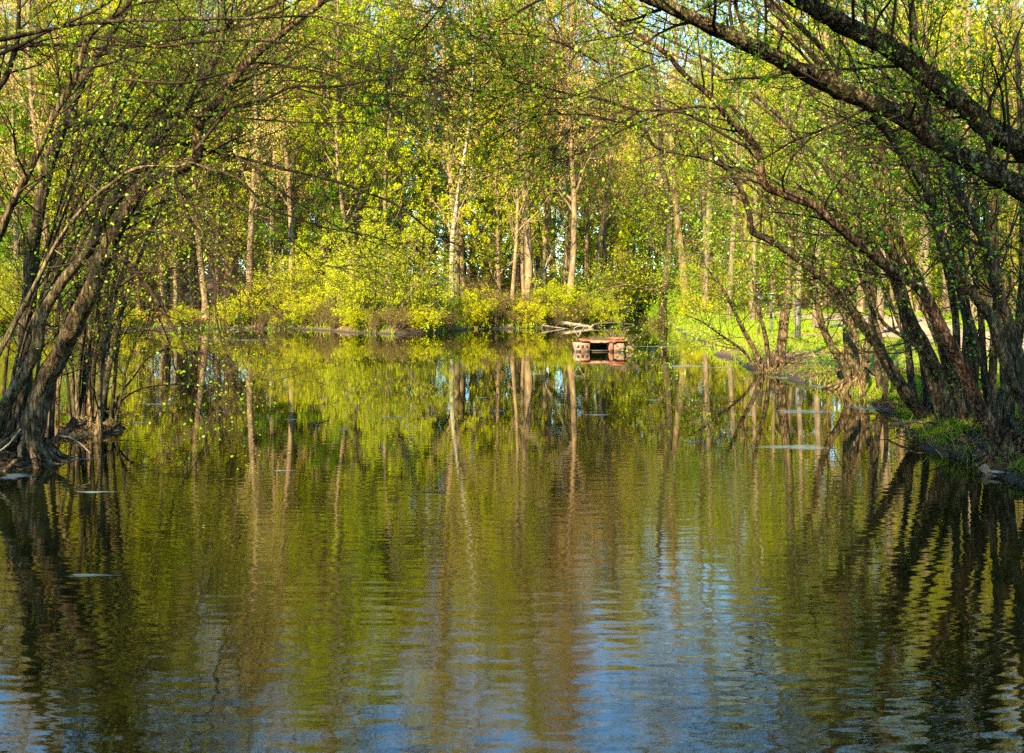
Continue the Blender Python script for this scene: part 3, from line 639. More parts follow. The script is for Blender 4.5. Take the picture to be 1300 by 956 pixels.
# ------------------------------------------------------------------ near trees, stems digitised in the photograph and set at their own distance
def near_tree(name, label, cat, stems, seed, bark, leafm, limbs=(12, 2.2), nleaf=7, leafL=0.032, extra=(), twigm='twig_dark', sub=(6, 0.85), sub2=(3, 0.36), group=None, up=0.02, t0=0.25, bias=None, rough=0.0, thin=1.0):
    """stems: dicts pts [(px,py)...], D0, D1, w0, w1 (widths in photo px), ext = extra 3D run at the tip; extra: feature branches of the same form"""
    rg = np.random.default_rng(seed)
    base = None
    st = []
    for s in list(stems) + list(extra):
        n = len(s['pts'])
        if 'D' in s: Ds = np.asarray(s['D'], float)
        else: Ds = np.linspace(s['D0'], s['D1'], n)
        P = np.array([P3(a, b, d) for (a, b), d in zip(s['pts'], Ds)])
        if s.get('root'):
            g = hz(P[0, 0], P[0, 1]); P[0, 2] = min(P[0, 2], g - 0.12) if P[0, 2] < g + 0.5 else g - 0.12
        m = max(14, int(len(P) * 4))
        Dd = np.interp(np.linspace(0, 1, m), np.linspace(0, 1, n), Ds)
        c = catmull(P, m)
        R = np.linspace(s['w0'] * 0.8, s['w1'] * 0.75, m) * Dd / F / 2
        if s.get('root'):
            k = np.linspace(0, 1, m); R = R * (1 + 0.3 * np.exp(-k / 0.05))
        c[1:-1] += rg.normal(size=(m - 2, 3)) * (R[1:-1, None] * 0.05)
        st.append((c, R, s))
    base = st[0][0][0].copy(); base[2] = hz(base[0], base[1])
    T = thing(name, base, label, cat, group)
    Tb = base
    br = Geo(); lf = Geo()
    for i, (c, R, s) in enumerate(st):
        is_stem = i < len(stems)
        sides = 12 if R[0] > 0.05 else 6
        if is_stem:
            m2 = int(max(40, np.linalg.norm(np.diff(c, axis=0), axis=1).sum() / 0.05)) if rough else len(c) * 2
            c2 = catmull(c, m2); R2 = np.interp(np.linspace(0, 1, m2), np.linspace(0, 1, len(R)), R)
            an = np.linspace(0, 2 * math.pi, 16, endpoint=False)
            fl = 1 + 0.10 * np.sin(an[None] * 3 + np.arange(m2)[:, None] * 0.13 + rg.random() * 6) + 0.05 * np.sin(an[None] * 7 + np.arange(m2)[:, None] * 0.31)
            fl = fl + rg.normal(size=fl.shape) * (0.02 + rough)
            v, q_ = tubes(c2[None], (R2[:, None] * fl)[None], 16)
            tg = Geo(); tg.add(v - Tb, q_)
            sp, sr = grow(rg, c[None], R[None], 9, 0.08, 0.8, 0.15, 3, 70, 0.0, 0.1, 0.3, 0.5, 0.006, 0.0)
            tg.add(*(lambda a_: (a_[0] - Tb, a_[1]))(tubes(sp, sr, 5)))
            obj('trunk', tg.mesh(name + '_trunk', M[s.get('bark', bark)], not rough), T)
        else:
            v, q_ = tubes(c[None], R[None], 6 if R[0] < 0.04 else 10); br.add(v - Tb, q_)
        nl, ll = s.get('limbs', limbs)
        if nl == 0: continue
        P0, R0 = c[None], R[None]
        tt0 = s.get('t0', t0 if is_stem else 0.08)
        nl = int(nl * 1.1); P1, R1 = grow(rg, P0, R0, nl, tt0, 1.0, ll, 9, 48, s.get('up', up), 0.10, 0.42, 0.2, 0.004 * thin, 0.35, bias=s.get('bias', bias))
        R1 = np.minimum(R1, 0.012 * (1 if thin < 2 else 3) * np.linspace(1, 0.3, R1.shape[1])[None])
        P2, R2 = grow(rg, P1, R1, sub[0], 0.12, 1.0, sub[1], 6, 42, up, 0.13, 0.55, 0.35, 0.0025 * thin, 0.3)
        P3_, R3 = grow(rg, P2, R2, sub2[0], 0.12, 1.0, sub2[1], 4, 45, 0.0, 0.18, 0.7, 0.5, 0.0016 * thin, 0.3)
        for (p, r, sdn) in ((P1, R1, 5), (P2, R2, 3), (P3_, R3, 3)):
            v, q_ = tubes(p, r, sdn); br.add(v - Tb, q_)
        k = int(round(s.get('nleaf', nleaf) * 0.6))
        if k:
            pos, d = on_branches(rg, P3_, k, 0.55, 1.0)
            v, q_ = leaf_quads(rg, pos - Tb, nrm(d + rg.normal(size=d.shape) * 0.8), leafL, 0.62); lf.add(v, q_)
            pos, d = on_branches(rg, P2, max(1, k), 0.3, 1.0)
            v, q_ = leaf_quads(rg, pos - Tb, nrm(d + rg.normal(size=d.shape) * 0.8), leafL, 0.62); lf.add(v, q_)
    rts = Geo()
    for i, (c, R, s) in enumerate(st):
        if i >= len(stems) or not s.get('root'): continue
        w = R[2] * 1.3
        for k in range(13):
            a = k * 0.5 + rg.random() * 0.5; L = w * (3.5 + 4 * rg.random())
            p0 = c[0] * 0.3 + c[1] * 0.7
            pts = []
            for j, f in enumerate((0.15, 0.35, 0.65, 1.0)):
                x = p0[0] + math.cos(a + 0.3 * j * (rg.random() - .5)) * L * f; y = p0[1] + math.sin(a) * L * f
                pts.append((x, y, hz(x, y) + (w * 1.0, w * 0.3, w * 0.08, -w * 0.2)[j]))
            rts.tube(pts, w * 0.22, w * 0.05, 6, 9, wob=w * 0.08, rg=rg, caps=False)
    if rts.v:
        rts.v = [v - Tb for v in rts.v]; obj('roots', rts.mesh(name + '_roots', M[bark]), T)
    bm = br.mesh(name + '_branches', M[twigm]); lm = lf.mesh(name + '_leaves', M[leafm], False)
    if bm: obj('branches', bm, T)
    if lm: obj('crown', lm, T)
    return T

def s_(pts, D0, D1, w0, w1, **k):
    d = dict(pts=pts, D0=D0, D1=D1, w0=w0, w1=w1); d.update(k); return d

# ---- left group
near_tree('tree', 'straight dark upright trunk at the left edge beside the leaning trunks', 'tree',
    [s_([(26, 585), (30, 500), (33, 420), (43, 302), (61, 213), (80, 160), (97, 118), (128, 62), (165, 0), (200, -80), (230, -170)], 12.2, 12.2, 26, 9, root=True, bark='bark_dark')],
    1, 'bark_dark', 'leaf_green', limbs=(20, 2.0), nleaf=6, bias=(0.5, -0.2, 0.2),
    extra=[s_([(75, 165), (95, 158), (150, 158), (200, 172), (240, 185), (290, 197), (330, 206), (353, 213), (396, 223), (434, 233), (462, 244), (493, 255), (523, 274), (543, 291), (564, 304), (589, 314), (625, 327), (650, 342)], 12, 8.8, 9, 1.6, limbs=(16, 0.8), nleaf=2),
           s_([(120, 70), (170, 58), (230, 48), (270, 40), (320, 30), (380, 0), (440, -60)], 12, 10, 8, 3, limbs=(12, 1.5))])
near_tree('tree', 'thick brown trunk leaning right from the left islet, splitting into arching limbs', 'tree',
    [s_([(36, 585), (51, 502), (74, 451), (94, 413), (114, 373), (137, 317), (157, 276), (178, 238), (213, 220), (244, 205), (251, 180), (254, 152), (279, 122), (317, 76), (360, 40), (410, 0), (470, -60), (520, -130)], 11.7, 9.8, 34, 7, root=True, bark='bark_brown')],
    2, 'bark_brown', 'leaf_green', limbs=(26, 1.9), nleaf=6, t0=0.3, bias=(0.6, -0.1, 0.15),
    extra=[s_([(213, 221), (228, 246), (241, 279), (259, 302), (267, 332), (273, 357), (274, 398), (282, 436), (289, 451), (302, 470), (318, 486)], 10.5, 9.6, 7, 1.6, limbs=(22, 0.7), up=-0.05, nleaf=1),
           s_([(147, 322), (165, 337), (183, 357), (203, 388), (223, 421), (239, 446), (256, 463), (264, 484), (268, 505)], 11, 10.4, 8, 1.6, limbs=(22, 0.65), up=-0.05, nleaf=1),
           s_([(150, 365), (168, 352), (183, 346), (223, 343), (254, 332), (290, 320), (330, 318)], 11, 10, 5, 1.3, limbs=(12, 0.6), nleaf=1),
           s_([(249, 190), (290, 140), (320, 130), (345, 122), (373, 110), (427, 110), (472, 102), (518, 100), (569, 103), (602, 117), (640, 128)], 10, 8.6, 6, 1.4, limbs=(16, 0.6), nleaf=2),
           s_([(270, 215), (300, 225), (320, 243), (340, 263), (381, 279), (411, 289), (442, 294), (477, 301), (498, 314), (531, 335)], 10, 9.0, 5, 1.2, limbs=(14, 0.6), nleaf=2),
           s_([(300, 200), (325, 213), (340, 230), (371, 253), (396, 268), (421, 284), (447, 296), (490, 305)], 10, 9.2, 4.5, 1.2, limbs=(12, 0.5), nleaf=1)])
near_tree('tree', 'grey lichen-spotted leaning trunk just left of the thick brown one', 'tree',
    [s_([(-22, 590), (0, 525), (13, 502), (46, 446), (51, 411), (76, 362), (109, 322), (132, 276), (162, 233), (198, 183), (218, 157), (233, 142), (254, 109), (274, 74), (284, 38), (283, 0), (290, -60), (310, -130)], 11.6, 10.6, 20, 8, root=True)],
    3, 'bark_lichen', 'leaf_green', limbs=(22, 1.7), nleaf=7, t0=0.35, bias=(0.4, 0, 0.2),
    extra=[s_([(-30, 66), (0, 60), (60, 57), (100, 58), (135, 65), (165, 76), (200, 83), (255, 95)], 11, 10.8, 7, 2.5, limbs=(8, 0.9)),
           s_([(135, 65), (165, 90), (205, 125), (228, 146), (280, 146), (330, 152), (404, 156), (447, 155), (485, 163), (518, 169), (560, 180)], 10.9, 9.0, 5, 1.3, limbs=(16, 0.8), nleaf=2),
           s_([(284, 38), (300, 24), (330, 14), (380, -10), (420, -40)], 10.6, 9.5, 6, 2.5, limbs=(10, 1.6)),
           s_([(373, 110), (416, 124), (452, 134), (485, 134), (530, 150)], 9.6, 9.0, 3, 1.2, limbs=(10, 0.6), nleaf=2)])
near_tree('tree', 'thin far-reaching limbs of a tree standing outside the left edge, high over the water', 'tree',
    [s_([(-80, 60), (0, 50), (100, 30), (200, 25), (320, 23), (396, 20), (429, 28), (457, 36), (482, 48), (508, 61), (541, 74), (575, 92)], 9.5, 8.6, 8, 1.5, limbs=(18, 0.7), nleaf=2)],
    7, 'bark_dark', 'leaf_green', nleaf=4, t0=0.2,
    extra=[s_([(200, 60), (270, 52), (353, 53), (396, 61), (434, 81), (472, 86), (513, 94), (560, 99)], 9.5, 8.8, 5, 1.2, limbs=(18, 0.8), nleaf=3),
           s_([(150, 100), (230, 105), (300, 90), (360, 85), (420, 95), (470, 118), (520, 122), (570, 150)], 9.6, 8.8, 5, 1.2, limbs=(18, 0.8), nleaf=3),
           s_([(575, -30), (564, 2), (543, 30), (526, 48), (515, 60)], 8, 8, 4, 1.5, limbs=(10, 0.5), nleaf=2),
           s_([(180, 240), (250, 262), (300, 262), (350, 290), (400, 330), (440, 345)], 10, 9.4, 4, 1.1, limbs=(14, 0.6), up=-0.04, nleaf=1),
           s_([(170, 290), (230, 300), (280, 330), (310, 370), (325, 410)], 10, 9.8, 4, 1.1, limbs=(14, 0.6), up=-0.06, nleaf=1)])
zl = np.random.default_rng(88)
for k in range(15):
    D_ = 11.7 + 3.0 * (k / 14.0); px0 = (-10 + zl.uniform(0, 60)) if D_ < 13 else zl.uniform(50, 150)
    py0 = HOR + (CAMZ - 0.05) * F / D_; le = zl.uniform(20, 120)
    pts = [(px0, py0), (px0 + 4, py0 - 60), (px0 + le * 0.25, py0 - 150), (px0 + le * 0.7, py0 - 260), (px0 + le * 1.2, py0 - 370), (px0 + le * 1.8, py0 - 470), (px0 + le * 2.5, py0 - 560)]
    pts = [(a + zl.uniform(-6, 6), b) for a, b in pts]
    near_tree('sapling', '%s slim stem among the left-hand trunks, counted from the nearest' % ('first', 'second', 'third', 'fourth', 'fifth', 'sixth', 'seventh', 'eighth', 'ninth', 'tenth', 'eleventh', 'twelfth', 'thirteenth', 'fourteenth', 'fifteenth')[k], 'young tree',
        [s_(pts, D_, D_ - 0.6, zl.uniform(5, 11), 2.5, root=True, limbs=(12, 1.1))], 300 + k, ['bark_brown', 'bark_dark', 'bark_lichen'][k % 3], 'leaf_green', nleaf=4, t0=0.2, bias=(0.3, 0, 0.1), group='slim stems among the left trunks')
near_tree('tree', 'slim pale stem curving right in front of the left trunks, bent flat near its top', 'tree',
    [s_([(-12, 470), (5, 436), (38, 375), (66, 319), (89, 284), (122, 248), (142, 233), (175, 213), (228, 211), (241, 206), (267, 215), (300, 225)], 9.8, 9.4, 9, 3, bark='bark_lichen')],
    4, 'bark_lichen', 'leaf_green', limbs=(12, 0.9), nleaf=4, t0=0.3)
near_tree('tree', 'brown trunk at the far left edge leaning right across the picture corner', 'tree',
    [s_([(-60, 420), (-30, 350), (0, 296), (15, 258), (33, 225), (51, 185), (71, 142), (94, 102), (114, 46), (152, 15), (200, -30), (240, -90)], 9.8, 9.8, 14, 7, bark='bark_brown')],
    5, 'bark_brown', 'leaf_green', limbs=(22, 1.6), nleaf=7, t0=0.25, bias=(0.5, 0, 0.1),
    extra=[s_([(-40, 130), (0, 110), (20, 60), (24, 20), (22, -40)], 9.8, 9.8, 10, 6, limbs=(8, 1.2)),
           s_([(-30, 80), (20, 60), (60, 40), (95, 25), (130, 8), (180, -30)], 9.8, 9.6, 7, 3, limbs=(10, 1.2))])
stp = []
for (x0, y0, x1, y1, x2, y2, w) in ((104, 552, 108, 440, 92, 250, 9), (112, 552, 122, 430, 138, 300, 8), (122, 552, 132, 420, 150, 240, 12), (130, 552, 137, 440, 148, 330, 9), (138, 552, 150, 430, 170, 280, 7), (98, 552, 88, 440, 70, 320, 8), (142, 552, 160, 470, 190, 400, 4), (92, 552, 84, 470, 60, 380, 5)):
    stp.append(s_([(x0, y0), ((x0 + x1) / 2, (y0 + y1) / 2 + 5), (x1, y1), ((x1 + x2) / 2 - 3, (y1 + y2) / 2), (x2, y2), (x2 + 8, y2 - 90)], 14.5, 14.4, w, w * 0.35, root=True, limbs=(8, 1.0), t0=0.2))
near_tree('tree', 'dark many-stemmed alder clump on the small mound behind the left islet', 'tree', stp, 6, 'bark_dark', 'leaf_green', nleaf=4,
    extra=[s_([(140, 530), (152, 502), (173, 474), (190, 453), (218, 442), (244, 446), (274, 456), (297, 489)], 15, 14.2, 4, 1, limbs=(10, 0.5), up=-0.04, nleaf=0),
           s_([(140, 540), (152, 512), (178, 494), (218, 488), (246, 489), (269, 496), (300, 520)], 15, 14.2, 3.5, 1, limbs=(10, 0.5), up=-0.03, nleaf=0),
           s_([(200, 400), (218, 443), (221, 466), (239, 494), (254, 522), (269, 550)], 14.4, 14.2, 3, 1.2, limbs=(10, 0.35), up=-0.05, nleaf=0)])

# ---- right group
near_tree('tree', 'dark trunk slanting left from the right bank, bent low above the grass', 'tree',
    [s_([(1200, 552), (1181, 535), (1158, 509), (1132, 471), (1112, 437), (1084, 398), (1050, 358), (1000, 319), (970, 302), (955, 294), (951, 271), (940, 240), (924, 215), (894, 200), (835, 188), (818, 165), (790, 154), (750, 150)], 14.8, 12.5, 21, 3, root=True)],
    11, 'bark_dark', 'leaf_green', limbs=(22, 1.2), nleaf=5, t0=0.3, bias=(-0.3, 0, 0.1),
    extra=[s_([(1135, 348), (1092, 360), (1082, 373), (1056, 375), (1031, 381), (1008, 389), (960, 400)], 14, 14, 5, 1.5, limbs=(8, 0.5), nleaf=3),
           s_([(970, 233), (927, 225), (904, 228), (884, 243), (868, 263), (840, 290)], 12.5, 12, 4, 1.2, limbs=(12, 0.7), up=-0.03)])
near_tree('tree', 'reddish trunk from the right water edge arching far out over the pond', 'tree',
    [s_([(1300, 605), (1274, 562), (1241, 512), (1224, 471), (1203, 433), (1181, 388), (1163, 362), (1135, 345), (1102, 319), (1054, 279), (1033, 261), (995, 246), (970, 233), (962, 190), (942, 168), (924, 150), (904, 124), (868, 94), (848, 71), (808, 41), (767, 15), (720, -20)], 11.4, 8.6, 24, 5, root=True, bark='bark_red')],
    12, 'bark_red', 'leaf_green', limbs=(26, 1.1), nleaf=5, t0=0.35, bias=(-0.4, 0, 0.1),
    extra=[s_([(909, 138), (884, 135), (848, 140), (813, 141), (790, 154), (754, 147), (724, 145), (686, 146), (660, 157), (630, 175)], 9.2, 8.4, 5, 1.2, limbs=(16, 0.8)),
           s_([(950, 188), (914, 168), (884, 150), (851, 142), (797, 162), (767, 178), (736, 195), (691, 208), (650, 230)], 9.4, 8.6, 5, 1.2, limbs=(18, 0.8), up=-0.02),
           s_([(759, 79), (726, 61), (691, 48), (643, 43), (610, 50)], 8.9, 8.4, 3.5, 1.1, limbs=(12, 0.7)),
           s_([(813, 141), (759, 125), (724, 120), (683, 109), (655, 103), (617, 79), (607, 48)], 8.9, 8.3, 3.5, 1.1, limbs=(14, 0.7)),
           s_([(850, 75), (810, 88), (780, 100), (740, 118), (700, 125), (650, 100)], 9, 8.4, 4, 1.2, limbs=(12, 0.8)),
           s_([(808, 41), (760, 50), (715, 55), (680, 45), (640, 42)], 8.7, 8.3, 3.5, 1.1, limbs=(12, 0.8))])
near_tree('tree', 'tall brown trunk at the right edge with a long upward limb reaching left', 'tree',
    [s_([(1322, 570), (1300, 514), (1287, 489), (1269, 438), (1257, 403), (1236, 375), (1214, 342), (1196, 314), (1186, 266), (1173, 238), (1150, 195), (1127, 165), (1100, 135), (1050, 90), (1005, 40), (975, 0), (950, -50)], 11.2, 9.4, 20, 7, root=True)],
    13, 'bark_brown', 'leaf_green', limbs=(26, 1.5), nleaf=7, t0=0.35, bias=(-0.3, 0, 0.1))
near_tree('tree', 'dark trunk near the right edge running steeply up beneath the boughs', 'tree',
    [s_([(1345, 590), (1310, 520), (1287, 428), (1269, 373), (1257, 327), (1239, 284), (1219, 246), (1198, 200), (1180, 150), (1165, 90), (1160, 30), (1150, -50)], 10.4, 9.8, 20, 9, root=True)],
    14, 'bark_dark', 'leaf_green', limbs=(24, 1.5), nleaf=8, t0=0.3, bias=(-0.3, 0, 0.2))
st = []
for pts, w in (([(1212, 548), (1198, 501), (1181, 451), (1155, 400), (1138, 340), (1120, 270), (1108, 200), (1090, 120), (1070, 40)], 21),
               ([(1225, 550), (1215, 500), (1200, 450), (1185, 400), (1160, 340), (1140, 300), (1128, 250), (1118, 180), (1110, 100)], 18),
               ([(1205, 545), (1190, 510), (1172, 450), (1150, 410), (1142, 380), (1120, 330), (1085, 290), (1040, 250), (1000, 232), (950, 205)], 16),
               ([(1238, 552), (1235, 500), (1240, 440), (1225, 380), (1222, 330), (1215, 260), (1205, 170), (1200, 80)], 13),
               ([(1250, 556), (1258, 500), (1262, 430), (1266, 350), (1262, 250), (1256, 150), (1250, 30)], 14),
               ([(1218, 550), (1195, 470), (1150, 430), (1118, 405), (1100, 350), (1098, 290)], 10)):
    st.append(s_(pts, 13.6, 12.6, w, w * 0.3, root=True, limbs=(12, 1.4)))
near_tree('tree', 'thick mossy clump of stems fanning out from one stool on the right bank', 'tree', st, 15, 'bark_brown', 'leaf_green', nleaf=6, t0=0.4, bias=(-0.2, 0, 0.1))
st = []
for pts, w in (([(1278, 585), (1280, 520), (1290, 450), (1298, 370), (1300, 280), (1296, 160), (1290, 40)], 18),
               ([(1262, 580), (1268, 520), (1282, 455), (1272, 400), (1250, 330), (1240, 260), (1245, 160)], 12),
               ([(1290, 600), (1272, 570), (1262, 520), (1250, 470), (1240, 440), (1232, 400), (1226, 360)], 9),
               ([(1298, 600), (1310, 500), (1315, 400), (1308, 300)], 20)):
    st.append(s_(pts, 12.2, 11.8, w, w * 0.45, root=True, limbs=(10, 1.2)))
near_tree('tree', 'cluster of mixed upright stems crowding the right edge of the picture', 'tree', st, 16, 'bark_dark', 'leaf_green', nleaf=6, t0=0.4)
st = []; zz_ = np.random.default_rng(77)
for k in range(13):
    f = k / 12.0; D_ = 12.0 + 7.5 * f + zz_.uniform(-.4, .4); bx_ = 5.75 + 0.9 * f + zz_.uniform(0, 0.7)
    px0 = CX + bx_ * F / D_; py0 = HOR + (CAMZ - 0.2) * F / D_
    sc_ = 13.0 / D_; le = zz_.uniform(30, 150)
    pts = [(px0, py0), (px0 - 6 * sc_, py0 - 60 * sc_), (px0 - le * 0.22, py0 - 150 * sc_), (px0 - le * 0.6, py0 - 270 * sc_), (px0 - le * 1.2, py0 - 390 * sc_), (px0 - le * 2.0, py0 - 500 * sc_), (px0 - le * 3.0, py0 - 580 * sc_)]
    pts = [(a + zz_.uniform(-5, 5), b) for a, b in pts]
    st.append((px0, s_(pts, D_, D_ - 1.0, zz_.uniform(9, 15) * sc_, 3.5 * sc_, root=True, limbs=(12, 1.2))))
for k, (px0, q__) in enumerate(st):
    near_tree('sapling', ('slim stem of the row along the right bank, number %s from the near end' % ('first', 'second', 'third', 'fourth', 'fifth', 'sixth', 'seventh', 'eighth', 'ninth', 'tenth', 'eleventh', 'twelfth', 'thirteenth')[k]).replace('number ', ''), 'young tree', [q__], 200 + k, ['bark_brown', 'bark_dark'][k % 2], 'leaf_green', nleaf=6, t0=0.35, bias=(-0.2, 0, 0.1), group='slim stems along the right bank')
# the two big rough boughs across the upper right corner
near_tree('tree', 'lower of the two big rough boughs sweeping from the right edge to top centre', 'tree',
    [s_([(1420, 330), (1360, 285), (1300, 243), (1240, 210), (1190, 180), (1150, 150), (1100, 128), (1050, 105), (1000, 80), (940, 52), (890, 28), (840, 5), (790, -18), (730, -50)], 6.6, 5.4, 36, 19)],
    21, 'bark_rough', 'leaf_green', limbs=(26, 0.9), nleaf=6, leafL=0.024, t0=0.1, rough=0.06, sub=(6, 0.45), sub2=(5, 0.22), thin=0.7)
near_tree('tree', 'upper of the two big rough boughs crossing the top right corner', 'tree',
    [s_([(1420, 270), (1360, 225), (1300, 190), (1250, 160), (1200, 115), (1160, 85), (1120, 55), (1070, 30), (1020, 2), (970, -25), (900, -60)], 6.9, 6.0, 40, 24)],
    22, 'bark_rough', 'leaf_green', limbs=(26, 1.0), nleaf=6, leafL=0.024, t0=0.1, rough=0.06, sub=(6, 0.5), sub2=(5, 0.25), thin=0.7,
    extra=[s_([(1065, 95), (1050, 70), (1030, 45), (1000, 20), (980, 0), (960, -30)], 6.2, 6.0, 7, 4, limbs=(8, 0.8)),
           s_([(1105, 150), (1120, 165), (1140, 195), (1158, 230), (1175, 262)], 6.2, 6.4, 6, 3, limbs=(6, 0.5))])
# mid-distance right-bank trees
near_tree('tree', 'upright brown triple-stemmed tree on the grassy right bank', 'tree',
    [s_([(1092, 500), (1084, 460), (1080, 400), (1076, 340), (1072, 270), (1070, 180), (1062, 80), (1050, -40), (1040, -140)], 20.2, 20.2, 24, 9, root=True),
     s_([(1086, 500), (1070, 460), (1054, 438), (1041, 403), (1031, 352), (1012, 310), (985, 280)], 20.2, 19.6, 15, 5, root=True),
     s_([(1096, 498), (1100, 450), (1108, 400), (1104, 330), (1098, 240), (1094, 120)], 20.6, 20.8, 14, 7, root=True)],
    31, 'bark_brown', 'leaf_green', limbs=(22, 2.0), nleaf=8, leafL=0.06, sub=(7, 1.0), t0=0.3)
near_tree('tree', 'slim brown trunk on the far right bank, low spray leaning over the water', 'tree',
    [s_([(988, 478), (992, 440), (997, 400), (1002, 340), (1004, 260), (1000, 160), (990, 40), (985, -80)], 25.0, 25.0, 15, 6, root=True),
     s_([(974, 478), (958, 445), (942, 415), (925, 380), (905, 350), (880, 330)], 25.0, 24, 9, 3, root=True),
     s_([(968, 478), (948, 450), (915, 425), (890, 408), (870, 400)], 25.0, 24, 6, 2, root=True),
     s_([(978, 478), (972, 430), (960, 380), (950, 320), (930, 260)], 25.0, 24.6, 8, 3, root=True)],
    32, 'bark_brown', 'leaf_green', limbs=(16, 2.0), nleaf=6, leafL=0.05, sub=(7, 1.1), t0=0.3, twigm='twig_brown')
near_tree('tree', 'dark leaning tree over the inlet mouth right of the raft, twigs hanging to the left', 'tree',
    [s_([(841, 398), (842, 380), (846, 350), (850, 310), (850, 260), (840, 200), (835, 120), (820, 40)], 62, 60, 12, 5, root=True)],
    33, 'bark_dark', 'leaf_spring', limbs=(22, 4.0), nleaf=8, leafL=0.09, sub=(8, 2.2), sub2=(6, 0.9), t0=0.15, twigm='twig_brown', thin=2.5,
    extra=[s_([(846, 360), (828, 368), (800, 362), (782, 364), (742, 375)], 61, 58, 4, 1.5, limbs=(12, 2.0))])

# ------------------------------------------------------------------ raft for nesting birds, fallen logs, grills, posts
def simple(name, cols, rough=0.8, scale=10):
    m, nt, out = newmat(name); tc = nt.nodes.new('ShaderNodeTexCoord'); n = nt.nodes.new('ShaderNodeTexNoise'); n.inputs['Scale'].default_value = scale; n.inputs['Detail'].default_value = 6
    r = ramp(nt, [(0.35 + 0.3 * k / (len(cols) - 1), c) for k, c in enumerate(cols)]); b = nt.nodes.new('ShaderNodeBsdfPrincipled'); b.inputs['Roughness'].default_value = rough
    nt.links.new(tc.outputs['Object'], n.inputs['Vector']); nt.links.new(n.outputs[0], r.inputs[0]); nt.links.new(r.outputs[0], b.inputs['Base Color']); nt.links.new(b.outputs[0], out.inputs[0])
    return m
M['red_paint'] = simple('worn red paint', [(0.08, 0.018, 0.007), (0.22, 0.045, 0.014), (0.17, 0.09, 0.05)])
M['pink_wood'] = simple('faded pinkish plank', [(0.10, 0.035, 0.02), (0.18, 0.10, 0.065), (0.24, 0.17, 0.12)])
M['gap_shade'] = simple('painted gap shade', [(0.01, 0.008, 0.006), (0.03, 0.02, 0.015)])  # near-black colour standing in for shade inside the raft's gaps
M['dead_wood'] = simple('bleached dead wood', [(0.06, 0.045, 0.03), (0.13, 0.10, 0.07), (0.2, 0.16, 0.11)], 0.85, 8)
M['old_wood'] = simple('brown dead wood', [(0.03, 0.018, 0.01), (0.07, 0.045, 0.026), (0.13, 0.085, 0.05)], 0.85, 12)
M['grey_metal'] = simple('weathered grey metal', [(0.03, 0.03, 0.028), (0.07, 0.068, 0.06)], 0.6)
M['black_metal'] = simple('black iron', [(0.012, 0.012, 0.013), (0.03, 0.03, 0.03)], 0.5)
M['pale_metal'] = simple('pale lid', [(0.2, 0.2, 0.2), (0.3, 0.3, 0.29)], 0.5)

D = 34.6; xr = at(764, D)
raft = thing('nesting_raft', (xr, D, 0), 'weathered red and pink wooden raft floating in the pond with brushwood on it', 'raft', rz=0.03)
def part(name, g, mat, parent, smooth=False): return obj(name, g.mesh(name, M[mat], smooth), parent)
pxm = D / F
for cx_, nm in ((737 - 764, 0), (780 - 764, 1)):
    g = Geo(); g.box((cx_ * pxm, 0.0, 0.13), (0.50, 1.3, 0.30), jit=0.008); fl_ = part('float_box', g, 'pink_wood', raft)
    g = Geo()
    if nm == 0:
        for k in range(3): g.box((cx_ * pxm - 0.15 + 0.15 * k, -0.655, 0.18), (0.075, 0.03, 0.085))
        g.box((cx_ * pxm - 0.14, -0.655, 0.02), (0.16, 0.03, 0.09))
        part('painted_opening', g, 'gap_shade', fl_)  # dark blocks on the face, painted to look like shaded holes
    else:
        for k in range(9):
            a, b = rng.uniform(-0.2, 0.2), rng.uniform(0.03, 0.26)
            g.tube([(cx_ * pxm + a, -0.55, b), (cx_ * pxm + a, -0.62, b), (cx_ * pxm + a, -0.69, b)], 0.045, 0.045, 8, 4)
        part('log_end', g, 'dead_wood', fl_)
g = Geo()
for k in range(8): g.box((0.0 + rng.normal() * 0.02, -0.62 + k * 0.17, 0.365), (1.5 + rng.normal() * 0.05, 0.145, 0.04), rz=rng.normal() * 0.02, ry=rng.normal() * 0.012, rx=rng.normal() * 0.05, jit=0.004)
part('deck', g, 'red_paint', raft)
g = Geo(); g.box((-0.05, -0.73, 0.335), (0.85, 0.04, 0.06)); part('lath', g, 'pink_wood', raft)
g = Geo(); g.box((0.24, -0.715, 0.16), (0.12, 0.05, 0.34)); part('upright', g, 'red_paint', raft)
g = Geo(); g.box((0.47, -0.3, 0.43), (0.45, 0.5, 0.08), rz=0.2); part('raised_board', g, 'red_paint', raft)
g = Geo(); g.box((-0.05, 0.3, 0.16), (1.1, 0.04, 0.3)); g.box((-0.1, -0.5, 0.03), (0.6, 0.2, 0.04)); part('shade_board', g, 'gap_shade', raft)  # dark boards that paint in the shade of the middle gap
# brushwood and sticks lying on the raft
g = Geo(); zr = np.random.default_rng(3)
for k in range(46):
    a = np.array([xr + 0.55 + zr.normal() * 0.2, D - 0.45 + zr.random() * 0.8, 0.0 + zr.random() * 0.25]); d = nrm(np.array([zr.normal() * 0.6 + (0.15 if k % 2 else -0.4), zr.normal() * 0.4, 0.25 + zr.random() * 0.8])); L = 0.3 + zr.random() * 0.6
    g.tube([a, a + d * L * 0.5 + zr.normal(size=3) * 0.03, a + d * L], 0.014 + 0.014 * zr.random(), 0.005, 5, 6)
for k in range(5): g.tube([(xr + 0.75, D - 0.4, 0.02), (xr + 0.9, D - 0.45, 0.1 + 0.03 * k), (xr + 1.05, D - 0.5 + 0.05 * k, 0.05)], 0.05, 0.03, 6, 6)
tag(obj('brushwood_heap', g.mesh('brushwood', M['old_wood'])), 'heap of brown sticks and driftwood piled on the right end of the raft', 'brushwood')
g = Geo(); b0 = P3(734, 428, D - 0.5)
